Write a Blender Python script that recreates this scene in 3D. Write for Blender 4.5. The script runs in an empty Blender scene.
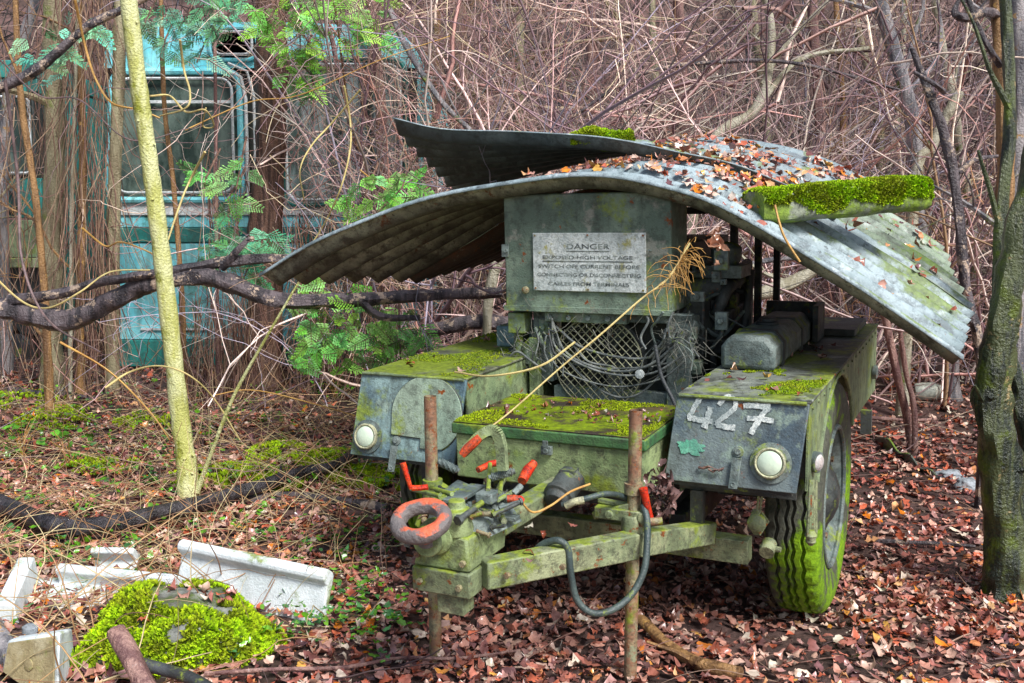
import bpy, bmesh, math, random
import numpy as np
from math import sin, cos, pi, radians, atan, sqrt
from mathutils import Vector, Matrix, noise
R = random.Random(11)
rng = np.random.default_rng(5)
SC = bpy.context.scene
COL = SC.collection
F = 1000.0; CZ = 1.62; PT = atan(103.5/F)

# ------------------------------------------------------------------ placing helpers
def ray(px, py):
    x = (px-512)/F; z = -(py-341.5)/F
    return Vector((x, cos(PT)+z*sin(PT), -sin(PT)+z*cos(PT)))
def at(px, py, Y):
    r = ray(px, py); return Vector((0, 0, CZ)) + r*(Y/r.y)
def gz(x, y):
    z = 0.05*noise.noise(Vector((x*.55, y*.55, 1.3))) + 0.02*noise.noise(Vector((x*2.1, y*2.1, 5.3)))
    z -= 0.09*math.exp(-((x-1.35)**2+(y-4.6)**2)/1.0)
    q = max(0.0, min(1.0, (y-6.3)/3.3)); z += .31*q*q*(3-2*q)
    if y > 15.5: z += (y-15.5)*0.75 + 0.25*(noise.noise(Vector((x*.4, y*.4, 3))))*min(1, (y-15.5)/3)
    return z
def gnd(px, py, up=0.0):
    r = ray(px, py); z = 0.0
    for _ in range(5):
        p = Vector((0, 0, CZ)) + r*((z-CZ)/r.z); z = gz(p.x, p.y)
    p.z = z+up
    return p

# ------------------------------------------------------------------ object helpers
def tag(o, label=None, cat=None, group=None, kind=None):
    if label: o['label'] = label
    if cat: o['category'] = cat
    if group: o['group'] = group
    if kind: o['kind'] = kind
    return o
def empty(name, loc=(0, 0, 0), mat=None):
    o = bpy.data.objects.new(name, None); COL.objects.link(o)
    if mat is not None: o.matrix_world = mat
    else: o.location = loc
    o.empty_display_size = .1
    return o
def link(name, me, mat, parent=None):
    o = bpy.data.objects.new(name, me); COL.objects.link(o)
    if mat is not None:
        for m in (mat if isinstance(mat, (list, tuple)) else [mat]): me.materials.append(m)
    if parent: o.parent = parent
    return o
def frame_axes(t):
    t = t.normalized(); a = Vector((0, 0, 1)) if abs(t.z) < .9 else Vector((1, 0, 0))
    u = t.cross(a).normalized(); return u, t.cross(u).normalized()
def spline(pts, n=8):
    """Catmull-Rom through pts (tuples of any length)"""
    P = [np.array(p, float) for p in pts]
    if len(P) < 3: return [tuple(P[0]+(P[1]-P[0])*i/n) for i in range(n+1)]
    P = [2*P[0]-P[1]] + P + [2*P[-1]-P[-2]]
    out = []
    for i in range(1, len(P)-2):
        for k in range(n):
            t = k/n; a, b, c, d = P[i-1], P[i], P[i+1], P[i+2]
            out.append(tuple(.5*((2*b)+(-a+c)*t+(2*a-5*b+4*c-d)*t*t+(-a+3*b-3*c+d)*t**3)))
    out.append(tuple(P[-2]))
    return out

class MB:
    def __init__(s): s.v = []; s.f = []
    def add(s, vs, fs):
        o = len(s.v); s.v += [tuple(v) for v in vs]; s.f += [tuple(i+o for i in f) for f in fs]; return s
    def box(s, a, b, taper=0):
        x0, y0, z0 = a; x1, y1, z1 = b
        return s.add([(x0,y0,z0),(x1,y0,z0),(x1,y1,z0),(x0,y1,z0),(x0,y0,z1),(x1,y0,z1),(x1,y1,z1),(x0,y1,z1)],
              [(0,3,2,1),(4,5,6,7),(0,1,5,4),(1,2,6,5),(2,3,7,6),(3,0,4,7)])
    def hexa(s, v8):
        return s.add(v8, [(0,3,2,1),(4,5,6,7),(0,1,5,4),(1,2,6,5),(2,3,7,6),(3,0,4,7)])
    def beam(s, p, q, w, h, up=(0,0,1)):
        p = Vector(p); q = Vector(q); t = (q-p).normalized(); u = t.cross(Vector(up)).normalized(); v = u.cross(t).normalized()
        c = []
        for P in (p, q):
            c.append([P-u*w/2-v*h/2, P+u*w/2-v*h/2, P+u*w/2+v*h/2, P-u*w/2+v*h/2])
        a, b = c
        return s.add(a+b, [(0,1,2,3),(7,6,5,4),(0,4,5,1),(1,5,6,2),(2,6,7,3),(3,7,4,0)])
    def tube(s, pts, r, n=8, cap=True, jit=0):
        pts = [Vector(p) for p in pts]; m = len(pts)
        rr = list(r) if hasattr(r, '__len__') else [r]*m
        if len(rr) != m: rr = [rr[0]+(rr[-1]-rr[0])*i/(m-1) for i in range(m)]
        vs = []; u = None
        for i, p in enumerate(pts):
            t = (pts[min(i+1, m-1)]-pts[max(i-1, 0)])
            if t.length < 1e-9: t = Vector((0, 0, 1))
            t.normalize()
            if u is None: u, w = frame_axes(t)
            else:
                u = (u-t*u.dot(t)); 
                if u.length < 1e-6: u, w = frame_axes(t)
                u.normalize(); w = t.cross(u)
            for k in range(n):
                a = 2*pi*k/n; q = rr[i]
                if jit: q *= 1+jit*noise.noise(Vector((cos(a)*1.5, sin(a)*1.5, i*.23))+p*2.0)
                vs.append(p+u*cos(a)*q+w*sin(a)*q)
        fs = [(i*n+k, i*n+(k+1) % n, (i+1)*n+(k+1) % n, (i+1)*n+k) for i in range(m-1) for k in range(n)]
        if cap: fs += [tuple(range(n-1, -1, -1)), tuple((m-1)*n+k for k in range(n))]
        return s.add(vs, fs)
    def cyl(s, p, q, r, n=16, r2=None): return s.tube([p, q], [r, r if r2 is None else r2], n)
    def lathe(s, c, ax, prof, n=24):
        """prof: list of (axial, radius) ; closed with caps when radius is small"""
        c = Vector(c); t = Vector(ax).normalized(); u, w = frame_axes(t); m = len(prof)
        vs = [c+t*a+(u*cos(2*pi*k/n)+w*sin(2*pi*k/n))*r for a, r in prof for k in range(n)]
        fs = [(i*n+k, (i+1)*n+k, (i+1)*n+(k+1) % n, i*n+(k+1) % n) for i in range(m-1) for k in range(n)]
        fs += [tuple(range(n)), tuple((m-1)*n+k for k in range(n-1, -1, -1))]
        return s.add(vs, fs)
    def ring(s, c, ax, Rr, r, n=32, m=10, a0=0, a1=2*pi):
        c = Vector(c); u, w = frame_axes(Vector(ax)); full = abs(a1-a0-2*pi) < 1e-6
        pts = [c+(u*cos(a0+(a1-a0)*i/n)+w*sin(a0+(a1-a0)*i/n))*Rr for i in range(n+1)]
        return s.tube(pts, r, m, cap=not full)
    def prism(s, poly, d, off=(0, 0, 0)):
        """planar polygon (3D points) extruded by vector d"""
        n = len(poly); P = [Vector(p) for p in poly]; d = Vector(d)
        fs = [tuple(range(n-1, -1, -1)), tuple(range(n, 2*n))]+[(i, (i+1) % n, n+(i+1) % n, n+i) for i in range(n)]
        return s.add(P+[p+d for p in P], fs)
    def build(s, name, mat, parent=None, bevel=0, smooth=True, sub=0):
        me = bpy.data.meshes.new(name); me.from_pydata(s.v, [], s.f); me.update()
        bm = bmesh.new(); bm.from_mesh(me); bmesh.ops.recalc_face_normals(bm, faces=bm.faces); bm.to_mesh(me); bm.free()
        o = link(name, me, mat, parent)
        if smooth:
            me.polygons.foreach_set('use_smooth', [True]*len(me.polygons))
            me.set_sharp_from_angle(angle=radians(38))
        if bevel:
            b = o.modifiers.new('bev', 'BEVEL'); b.width = bevel; b.segments = 2; b.limit_method = 'ANGLE'; b.angle_limit = radians(40)
        if sub:
            m = o.modifiers.new('sub', 'SUBSURF'); m.levels = sub; m.render_levels = sub
        return o

def np_mesh(name, V, Q, mat, col=None, parent=None, smooth=False, k=4):
    V = np.asarray(V, np.float32).reshape(-1, 3); Q = np.asarray(Q, np.int32).reshape(-1, k)
    me = bpy.data.meshes.new(name)
    me.vertices.add(len(V)); me.vertices.foreach_set('co', V.ravel())
    me.loops.add(Q.size); me.loops.foreach_set('vertex_index', Q.ravel())
    me.polygons.add(len(Q)); me.polygons.foreach_set('loop_start', np.arange(len(Q), dtype=np.int32)*k)
    if smooth: me.polygons.foreach_set('use_smooth', np.ones(len(Q), bool))
    if col is not None:
        a = me.color_attributes.new('col', 'FLOAT_COLOR', 'POINT')
        c = np.ones((len(V), 4), np.float32); c[:, :3] = col; a.data.foreach_set('color', c.ravel())
    me.update(calc_edges=True); me.validate()
    return link(name, me, mat, parent)
def np_tubes(P, rad, S=3):
    """P (N,K,3) rad (N,K) -> verts, quads"""
    N, K, _ = P.shape
    T = np.gradient(P, axis=1); T /= np.linalg.norm(T, axis=2, keepdims=True)+1e-9
    ref = np.tile(np.array([[[.31, .93, .2]]]), (N, 1, 1)); 
    U = np.cross(T, ref); U /= np.linalg.norm(U, axis=2, keepdims=True)+1e-9
    W = np.cross(T, U)
    a = np.arange(S)*2*np.pi/S
    V = P[:, :, None, :]+rad[:, :, None, None]*(U[:, :, None, :]*np.cos(a)[None, None, :, None]+W[:, :, None, :]*np.sin(a)[None, None, :, None])
    idx = np.arange(N*K*S).reshape(N, K, S)
    A = idx[:, :-1, :]; B = np.roll(A, -1, axis=2); D = idx[:, 1:, :]; C = np.roll(D, -1, axis=2)
    return V.reshape(-1, 3), np.stack([A, B, C, D], -1).reshape(-1, 4)
def wander(start, d, length, K, wob, grav=0.0, rg=rng):
    """vectorised random curves"""
    N = len(start); P = np.zeros((N, K, 3)); P[:, 0] = start; d = d/np.linalg.norm(d, axis=1, keepdims=True)
    bend = rg.normal(0, wob, (N, 3))
    for i in range(1, K):
        d = d+bend*.5+rg.normal(0, wob, (N, 3)); d[:, 2] -= grav
        d /= np.linalg.norm(d, axis=1, keepdims=True)+1e-9
        P[:, i] = P[:, i-1]+d*(length/(K-1))[:, None]
    return P

# ------------------------------------------------------------------ materials
class NT:
    def __init__(s, name):
        s.m = bpy.data.materials.new(name); s.m.use_nodes = True; s.t = s.m.node_tree; s.n = s.t.nodes
        s.b = s.n['Principled BSDF']
    def new(s, typ, **kw):
        n = s.n.new(typ)
        for k, v in kw.items():
            if hasattr(n, k): setattr(n, k, v)
            else: n.inputs[k].default_value = v
        return n
    def L(s, a, b): s.t.links.new(a, b)
    def noise(s, scale, detail=4, rough=.6, vec=None, stretch=None, off=0):
        n = s.new('ShaderNodeTexNoise'); n.inputs['Scale'].default_value = scale; n.inputs['Detail'].default_value = detail; n.inputs['Roughness'].default_value = rough
        tc = s.new('ShaderNodeTexCoord'); mp = s.new('ShaderNodeMapping'); s.L(tc.outputs[vec or 'Object'], mp.inputs[0])
        mp.inputs['Location'].default_value = (off, off*.7, off*1.3)
        if stretch: mp.inputs['Scale'].default_value = stretch
        s.L(mp.outputs[0], n.inputs['Vector'])
        return s.ramp(n.outputs['Fac'], .29, .71)
    def ramp(s, fac, a, b, inv=False):
        n = s.new('ShaderNodeMapRange'); n.clamp = True; s.L(fac, n.inputs[0]); n.inputs[1].default_value = a; n.inputs[2].default_value = b
        n.inputs[3].default_value = 1 if inv else 0; n.inputs[4].default_value = 0 if inv else 1
        return n.outputs[0]
    def mix(s, f, a, b, mode='MIX'):
        n = s.new('ShaderNodeMix', data_type='RGBA', blend_type=mode)
        if isinstance(f, (int, float)): n.inputs[0].default_value = f
        else: s.L(f, n.inputs[0])
        for i, x in ((6, a), (7, b)):
            if isinstance(x, (tuple, list)): n.inputs[i].default_value = (*x, 1)
            else: s.L(x, n.inputs[i])
        return n.outputs[2]
    def math(s, op, a, b=0.0, clamp=False):
        n = s.new('ShaderNodeMath', operation=op, use_clamp=clamp)
        for i, x in ((0, a), (1, b)):
            if isinstance(x, (int, float)): n.inputs[i].default_value = x
            else: s.L(x, n.inputs[i])
        return n.outputs[0]
    def nz(s, comp='Z'):
        g = s.new('ShaderNodeNewGeometry'); x = s.new('ShaderNodeSeparateXYZ'); s.L(g.outputs['Normal'], x.inputs[0]); return x.outputs[comp]
    def objz(s, a, b): tc = s.new('ShaderNodeTexCoord'); x = s.new('ShaderNodeSeparateXYZ'); s.L(tc.outputs['Object'], x.inputs[0]); n = s.new('ShaderNodeMapRange'); s.L(x.outputs[2], n.inputs[0]); n.inputs[1].default_value = b; n.inputs[2].default_value = a; n.inputs[3].default_value = 1; n.inputs[4].default_value = 0; return n.outputs[0]
    def attr(s, name='col'): n = s.new('ShaderNodeAttribute'); n.attribute_name = name; return n.outputs['Color']
    def done(s, color, rough=.6, bump=None, bs=.3, bd=.01, metal=0, spec=.5):
        if not isinstance(color, tuple):
            hs = s.new('ShaderNodeHueSaturation'); hs.inputs['Saturation'].default_value = 1.16; hs.inputs['Value'].default_value = 1.12; s.L(color, hs.inputs['Color']); color = hs.outputs[0]
        s.L(color, s.b.inputs['Base Color']) if not isinstance(color, tuple) else None
        if isinstance(color, tuple): s.b.inputs['Base Color'].default_value = (*color, 1)
        if isinstance(rough, (int, float)): s.b.inputs['Roughness'].default_value = rough
        else: s.L(rough, s.b.inputs['Roughness'])
        s.b.inputs['Metallic'].default_value = metal; s.b.inputs['Specular IOR Level'].default_value = spec
        if bump is not None:
            n = s.new('ShaderNodeBump'); n.inputs['Strength'].default_value = bs; n.inputs['Distance'].default_value = bd
            s.L(bump, n.inputs['Height']); s.L(n.outputs[0], s.b.inputs['Normal'])
        return s.m
MOSS = (.29, .36, .075)
def worn(name, c1, c2, scale=3, moss=0.0, mossc=MOSS, side=0.0, rust=0.0, rustc=(.13, .045, .02), grime=.5, gc=(.03, .03, .025), rough=.55, streak=.3, pale=0.0, palec=(.5, .55, .5), bs=.32, rib=None, seed=0, spec=.5, gradx=None):
    t = NT(name)
    c = t.mix(t.ramp(t.noise(scale, 5, .6, off=seed), .38, .62), c1, c2)
    if pale: c = t.mix(t.ramp(t.noise(scale*2.3, 6, .7, off=seed+9), .72-.25*pale, .86-.2*pale), c, palec)
    if streak:
        sn = t.noise(9, 5, .65, stretch=(1, 1, .12), off=seed+3)
        c = t.mix(t.math('MULTIPLY', t.ramp(sn, .48, .75), streak), c, gc)
    if grime: c = t.mix(t.math('MULTIPLY', t.ramp(t.noise(scale*6, 6, .75, off=seed+5), .45, .75), grime), c, gc)
    if rust:
        c = t.mix(t.ramp(t.noise(scale*3.2, 8, .75, off=seed+21), .84-.35*rust, .90-.32*rust), c, t.mix(t.noise(60, 3), rustc, tuple(x*2.2 for x in rustc)))
    if grime:
        sp = t.ramp(t.noise(38, 5, .8, off=seed+50), .74, .84); c = t.mix(t.math('MULTIPLY', sp, min(1, grime*1.3)), c, gc)
        big = t.ramp(t.noise(scale*.55, 3, .5, off=seed+70), .3, .8); c = t.mix(t.math('MULTIPLY', big, .35*grime), c, gc)
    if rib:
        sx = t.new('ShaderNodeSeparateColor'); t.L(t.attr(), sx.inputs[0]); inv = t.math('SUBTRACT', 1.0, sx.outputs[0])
        f = t.ramp(t.math('ADD', t.math('MULTIPLY', inv, .75), t.math('MULTIPLY', t.noise(7, 5, .7, off=3), .5)), .42, .95); c = t.mix(t.math('MULTIPLY', f, rib), c, gc)  # trough shade and dirt painted into the colour so the ribs read
    mf = None
    if moss or side:
        n = t.noise(scale*1.3, 8, .72, off=seed+31); up = t.nz()
        a = t.math('MULTIPLY', t.ramp(up, .2, .9), moss); a = t.math('ADD', a, side)
        a = t.math('ADD', t.math('MULTIPLY', a, .34), n)
        if gradx:
            tc = t.new('ShaderNodeTexCoord'); sx = t.new('ShaderNodeSeparateXYZ'); t.L(tc.outputs['Object'], sx.inputs[0]); a = t.math('SUBTRACT', a, t.math('MULTIPLY', t.ramp(sx.outputs[0], gradx[0], gradx[1], inv=True), .5))
        mf = t.math('MULTIPLY', t.ramp(a, .66, .88), .88)
        mc = t.mix(t.noise(45, 4), mossc, tuple(x*.35 for x in mossc))
        c = t.mix(mf, c, mc)
    h = t.math('ADD', t.math('MULTIPLY', t.noise(scale*14, 6, .7, off=seed), .6), t.noise(120, 3))
    if mf is not None: h = t.math('ADD', h, t.math('MULTIPLY', mf, .8))
    return t.done(c, rough, h, bs, .006, spec=spec)

M = {}
M['green'] = worn('army_green_paint', (.18, .235, .14), (.27, .33, .19), 3, moss=.75, side=.12, rust=.15, grime=.55)
M['topgreen'] = worn('mossy_green_top', (.11, .125, .085), (.20, .21, .15), 2.2, moss=.95, mossc=(.24, .31, .06), pale=.2, palec=(.3, .32, .26), rust=.05, grime=.75)
M['topgrey'] = worn('dusty_grey_top', (.10, .115, .10), (.21, .23, .20), 2.2, moss=.72, rust=.06, grime=.8, pale=.3, palec=(.34, .37, .33), seed=41)
M['tool'] = worn('toolbox_paint', (.20, .27, .13), (.31, .38, .20), 3, moss=1.1, side=.14, rust=.2, grime=.6, seed=3)
M['lid'] = worn('toolbox_lid_paint', (.035, .022, .015), (.09, .065, .035), 3, moss=.75, mossc=(.26, .36, .03), side=.1, rust=.15, grime=.5, seed=7)
M['band'] = worn('lid_band', (.05, .13, .055), (.08, .17, .07), 4, moss=.6, grime=.5)
M['panelL'] = worn('grey_green_panel', (.14, .21, .24), (.27, .37, .36), 2.5, moss=.3, side=.12, rust=.1, grime=.5, pale=.3, palec=(.33, .42, .36), spec=.3, streak=.5)
M['discL'] = worn('pale_disc_paint', (.29, .38, .30), (.38, .47, .37), 3, moss=.3, side=.1, rust=.08, grime=.5, spec=.3, streak=.35, seed=2)
M['panelR'] = worn('dark_blue_panel', (.075, .105, .125), (.15, .185, .185), 2.5, moss=.3, side=.14, rust=.08, grime=.4, pale=.25, palec=(.22, .28, .24), seed=13)
M['ctrl'] = worn('control_box_paint', (.12, .165, .13), (.21, .27, .21), 3, moss=.3, side=.2, rust=.14, grime=.5, seed=17, pale=.25, palec=(.26, .27, .23))
M['dark'] = worn('dark_metal', (.022, .028, .030), (.07, .08, .076), 6, moss=.25, rust=.12, grime=.5, seed=2)
M['mid'] = worn('grey_machine_metal', (.10, .13, .125), (.20, .24, .225), 6, moss=.3, rust=.1, grime=.5, seed=4)
M['chassis'] = worn('chassis_green', (.20, .24, .14), (.33, .36, .22), 5, moss=.6, side=.16, rust=.3, grime=.6, seed=5)
M['rustpipe'] = worn('rusty_pipe', (.26, .15, .10), (.30, .27, .17), 8, side=.06, rust=.5, grime=.5, pale=.2, palec=(.25, .26, .17), seed=6)
M['red'] = worn('red_paint', (.62, .07, .05), (.72, .17, .11), 14, grime=.75, rust=.3, rustc=(.12, .09, .07))
M['ringtop'] = (lambda t: t.done(t.mix(t.ramp(t.math('ADD', t.math('MULTIPLY', t.nz(), .45), t.noise(9, 5)), .70, .86), (.15, .135, .13), (.60, .19, .13)), .6, t.noise(70, 5), .5, .01))(NT('tow_ring_paint'))
M['rubber'] = worn('black_rubber', (.03, .033, .035), (.06, .065, .07), 8, moss=.2, grime=.2, rough=.45)
M['hose'] = worn('dark_green_hose', (.04, .06, .06), (.07, .095, .09), 8, moss=.2, grime=.2, rough=.4)
M['cable'] = worn('dirty_cable', (.11, .125, .125), (.22, .235, .22), 20, moss=.1, grime=.4)
M['tyre'] = (lambda t: t.done(t.mix(t.math('MULTIPLY', t.ramp(t.math('ADD', t.noise(3.5, 7, .7), t.math('ADD', t.math('MULTIPLY', t.objz(.75, .10), .34), -.14)), .52, .74), .9),
            t.mix(t.noise(30, 5), (.035, .037, .03), (.09, .095, .07)), t.mix(t.noise(60, 4), (.25, .44, .03), (.10, .19, .02))), .75, t.noise(90, 5), .5, .006))(NT('mossy_tyre'))
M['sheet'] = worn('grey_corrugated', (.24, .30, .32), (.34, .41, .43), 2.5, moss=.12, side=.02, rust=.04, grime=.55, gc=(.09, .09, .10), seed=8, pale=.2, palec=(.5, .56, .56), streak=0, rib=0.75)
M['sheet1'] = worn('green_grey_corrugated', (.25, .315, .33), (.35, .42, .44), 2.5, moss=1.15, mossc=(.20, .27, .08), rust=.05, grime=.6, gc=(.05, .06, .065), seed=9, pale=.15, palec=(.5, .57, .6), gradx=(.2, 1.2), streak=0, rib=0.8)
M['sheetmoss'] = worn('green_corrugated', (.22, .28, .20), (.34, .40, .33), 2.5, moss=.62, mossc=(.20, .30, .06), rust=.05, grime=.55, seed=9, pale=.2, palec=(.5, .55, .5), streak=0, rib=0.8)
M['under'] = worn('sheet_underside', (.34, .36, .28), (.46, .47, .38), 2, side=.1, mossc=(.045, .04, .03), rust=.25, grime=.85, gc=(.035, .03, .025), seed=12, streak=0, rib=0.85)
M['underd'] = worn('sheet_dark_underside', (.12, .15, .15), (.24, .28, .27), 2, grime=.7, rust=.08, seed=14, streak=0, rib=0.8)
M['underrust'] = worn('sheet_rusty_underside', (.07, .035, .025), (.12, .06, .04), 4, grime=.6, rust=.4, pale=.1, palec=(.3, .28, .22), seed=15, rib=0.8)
M['lens'] = (lambda t: t.done(t.mix(t.noise(9, 5), (.62, .70, .55), (.48, .58, .48)), .25, t.noise(40, 3), .2, .004))(NT('headlight_glass'))
M['rim'] = worn('headlight_rim', (.5, .5, .33), (.35, .35, .25), 20, grime=.5)
M['white'] = worn('chipped_white_paint', (.72, .76, .72), (.45, .50, .48), 22, grime=.65, gc=(.08, .11, .12), pale=0, rust=.08, rustc=(.08, .09, .09), rough=.7)
M['splash'] = worn('mint_green_splash', (.22, .55, .38), (.14, .42, .28), 30, grime=.6, gc=(.09, .13, .13))
M['sign'] = worn('faded_sign', (.50, .55, .54), (.68, .72, .70), 9, side=.04, mossc=(.42, .40, .14), grime=.6, gc=(.18, .20, .19), seed=3)
M['letter'] = worn('faded_lettering', (.07, .08, .08), (.22, .25, .23), 25, grime=.0, streak=0)
M['conc'] = worn('white_concrete', (.74, .79, .80), (.64, .70, .71), 4, moss=.2, side=0, rust=0, grime=.2, gc=(.25, .28, .26), streak=.15, rough=.75)
M['cream'] = worn('cream_concrete', (.48, .44, .30), (.38, .33, .20), 7, moss=.2, grime=.5, gc=(.2, .16, .09), rough=.8)
M['stone'] = worn('mossy_stone', (.17, .20, .14), (.30, .33, .26), 5, moss=1.0, side=.9, mossc=(.28, .40, .08), grime=.5, rough=.85)
M['rock'] = worn('boulder_rock', (.13, .13, .11), (.26, .27, .25), 5, moss=.5, side=.3, mossc=(.10, .15, .03), grime=.5, rough=.9)
M['greystone'] = worn('grey_stone', (.25, .28, .30), (.34, .37, .4), 6, grime=.5, rough=.8)
def bark(name, c1, c2, moss=0.0, mossc=(.16, .2, .03), pale=0.0, palec=(.45, .42, .38), wet=.5, st=.12, sc=14):
    t = NT(name)
    n = t.noise(sc, 7, .7, vec='Object', stretch=(1, 1, st)); n2 = t.noise(5, 6, .7, off=4)
    c = t.mix(t.ramp(n, .35, .65), c1, c2)
    if pale: c = t.mix(t.ramp(t.noise(8, 7, .75, off=8), .84-.25*pale, .9-.25*pale), c, palec)
    if moss: c = t.mix(t.ramp(t.math('ADD', n2, t.math('MULTIPLY', t.math('MULTIPLY', t.nz('X'), -1), .12)), .80-.3*moss, 1.0-.3*moss), c, t.mix(t.noise(40, 3), mossc, tuple(x*.5 for x in mossc)))
    return t.done(c, wet, t.math('ADD', n, t.noise(70, 4)), .6, .012)
M['bk_yellow'] = bark('yellow_green_bark', (.44, .45, .17), (.62, .63, .36), moss=.35, mossc=(.30, .32, .06), st=.3, sc=8)
M['bk_tan'] = bark('tan_bark', (.20, .17, .11), (.33, .30, .20), moss=.35, mossc=(.22, .25, .09))
M['bk_brown'] = bark('brown_fibrous_bark', (.055, .03, .022), (.19, .115, .085), st=.06, sc=30)
M['bk_dark'] = bark('dark_wet_bark', (.03, .026, .03), (.115, .095, .10), pale=.75, palec=(.42, .33, .26), wet=.4)
M['bk_black'] = bark('black_wet_bark', (.012, .011, .013), (.05, .045, .05), wet=.3)
M['bk_green'] = bark('wet_green_bark', (.012, .018, .012), (.075, .09, .04), moss=.45, mossc=(.12, .16, .03), wet=.3, pale=.25, palec=(.3, .24, .13))
M['bk_grey'] = bark('grey_blotched_bark', (.10, .10, .11), (.30, .28, .28), moss=.25, pale=.4, palec=(.38, .25, .13), wet=.45)
M['bk_red'] = bark('reddish_bark', (.15, .085, .08), (.34, .22, .19), pale=.2, palec=(.45, .38, .36))
M['bk_pale'] = bark('pale_bark', (.26, .24, .17), (.42, .40, .32), moss=.3)
M['bk_orange'] = bark('orange_brown_bark', (.13, .075, .04), (.34, .21, .11), pale=.3, palec=(.5, .32, .14))
M['cut'] = worn('cut_wood', (.42, .33, .2), (.5, .4, .26), 10, grime=.5)
M['strand'] = worn('brown_creeper', (.16, .10, .075), (.24, .17, .12), 6, grime=.5, gc=(.05, .03, .025))
M['vinepale'] = worn('pale_vine', (.52, .45, .22), (.62, .52, .26), 9, grime=.3, gc=(.25, .16, .08))
M['vineor'] = worn('orange_vine', (.48, .29, .12), (.58, .38, .16), 9, grime=.3, gc=(.2, .11, .06))
M['vinedk'] = worn('dark_vine', (.10, .07, .07), (.20, .14, .14), 9, grime=.3)
def attrmat(name, rough=.6, trans=0.0, varn=.35, bs=0, dk=(.45, .42, .4)):
    t = NT(name); a = t.attr(); c = t.mix(t.math('MULTIPLY', t.noise(30, 3), varn*2), a, t.mix(1.0, a, dk, 'MULTIPLY'))
    return t.done(c, rough, t.noise(50, 4) if bs else None, bs, .004)
M['leaf'] = attrmat('fallen_leaf', .24, varn=.5)
M['twig'] = attrmat('twig_bark', .6)
M['foliage'] = attrmat('foliage', .5)
M['moss'] = attrmat('moss_tuft', .9)
M['straw'] = attrmat('dry_straw', .6)
t = NT('forest_soil'); n = t.noise(6, 8, .7, vec='Object')
M['soil'] = t.done(t.mix(t.ramp(t.noise(1.3, 6, .7), .4, .6), t.mix(n, (.035, .022, .018), (.12, .075, .06)), t.mix(n, (.08, .05, .045), (.24, .15, .13))), .7, t.noise(35, 8, .75), .9, .03)
t = NT('bank_soil')
M['bank'] = t.done(t.mix(t.ramp(t.noise(3, 8, .75), .4, .62), (.018, .013, .014), (.055, .04, .04)), .9, t.noise(12, 8, .8), 1, .15)
M['busblue'] = worn('pale_blue_bus_paint', (.24, .66, .74), (.36, .80, .86), 2, moss=.2, side=.06, mossc=(.12, .26, .16), rust=.07, grime=.35, gc=(.12, .2, .18), streak=.5)
M['busteal'] = worn('teal_bus_paint', (.04, .19, .17), (.06, .26, .23), 2, side=.1, mossc=(.05, .12, .07), rust=.05, grime=.4, streak=.4)
M['chrome'] = worn('dull_chrome', (.78, .82, .82), (.6, .66, .66), 10, grime=.4, gc=(.2, .2, .2), rough=.35)
M['seal'] = worn('rubber_seal', (.03, .04, .04), (.05, .06, .06), 8)
t = NT('dirty_glass')
M['glass'] = t.done(t.mix(t.ramp(t.noise(3, 7, .7, stretch=(1, 1, .4)), .35, .7), (.02, .035, .03), (.12, .16, .14)), t.ramp(t.noise(6, 5), .2, 1.2), spec=.6)
t = NT('reflecting_glass')
M['reflecting'] = t.done(t.mix(t.ramp(t.noise(2.5, 6, .65, stretch=(2.2, 1, .35)), .38, .68), (.07, .10, .09), (.30, .36, .36)), .4)  # pale streaks are reflections painted into the pane colour
M['darkin'] = worn('dark_interior', (.015, .02, .02), (.03, .035, .03), 4)
M['jar'] = worn('clear_jar', (.55, .58, .5), (.42, .45, .4), 20, grime=.4, rough=.2)
M['deadleaf'] = worn('curled_dead_leaf', (.12, .07, .06), (.22, .13, .10), 20)
M['amber'] = worn('side_lamp_glass', (.55, .5, .48), (.62, .6, .6), 20, grime=.3)
M['web'] = worn('dusty_web', (.30, .30, .26), (.20, .2, .17), 20)

# ================================================================== GROUND
def grid(name, x0, x1, y0, y1, nx, ny, f, mat):
    xs = np.linspace(x0, x1, nx); ys = np.linspace(y0, y1, ny)
    V = [(x, y, f(x, y)) for y in ys for x in xs]
    Q = [(j*nx+i, j*nx+i+1, (j+1)*nx+i+1, (j+1)*nx+i) for j in range(ny-1) for i in range(nx-1)]
    return np_mesh(name, V, Q, mat, smooth=True)
# one sheet, finer near the camera: build non-uniform
xs = sorted(set([round(v, 3) for v in list(np.linspace(-60, -9, 26))+list(np.linspace(-9, 9, 121))+list(np.linspace(9, 60, 26))]))
ys = sorted(set([round(v, 3) for v in list(np.linspace(-30, 1, 14))+list(np.linspace(1, 16, 110))+list(np.linspace(16, 36, 30))+list(np.linspace(36, 90, 12))]))
V = [(x, y, gz(x, min(y, 36))) for y in ys for x in xs]; nx = len(xs)
Q = [(j*nx+i, j*nx+i+1, (j+1)*nx+i+1, (j+1)*nx+i) for j in range(len(ys)-1) for i in range(nx-1)]
tag(np_mesh('ground', V, Q, M['soil'], smooth=True), 'dark forest soil rising to a bank at the back', kind='structure')

GZ = np.vectorize(gz)
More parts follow.
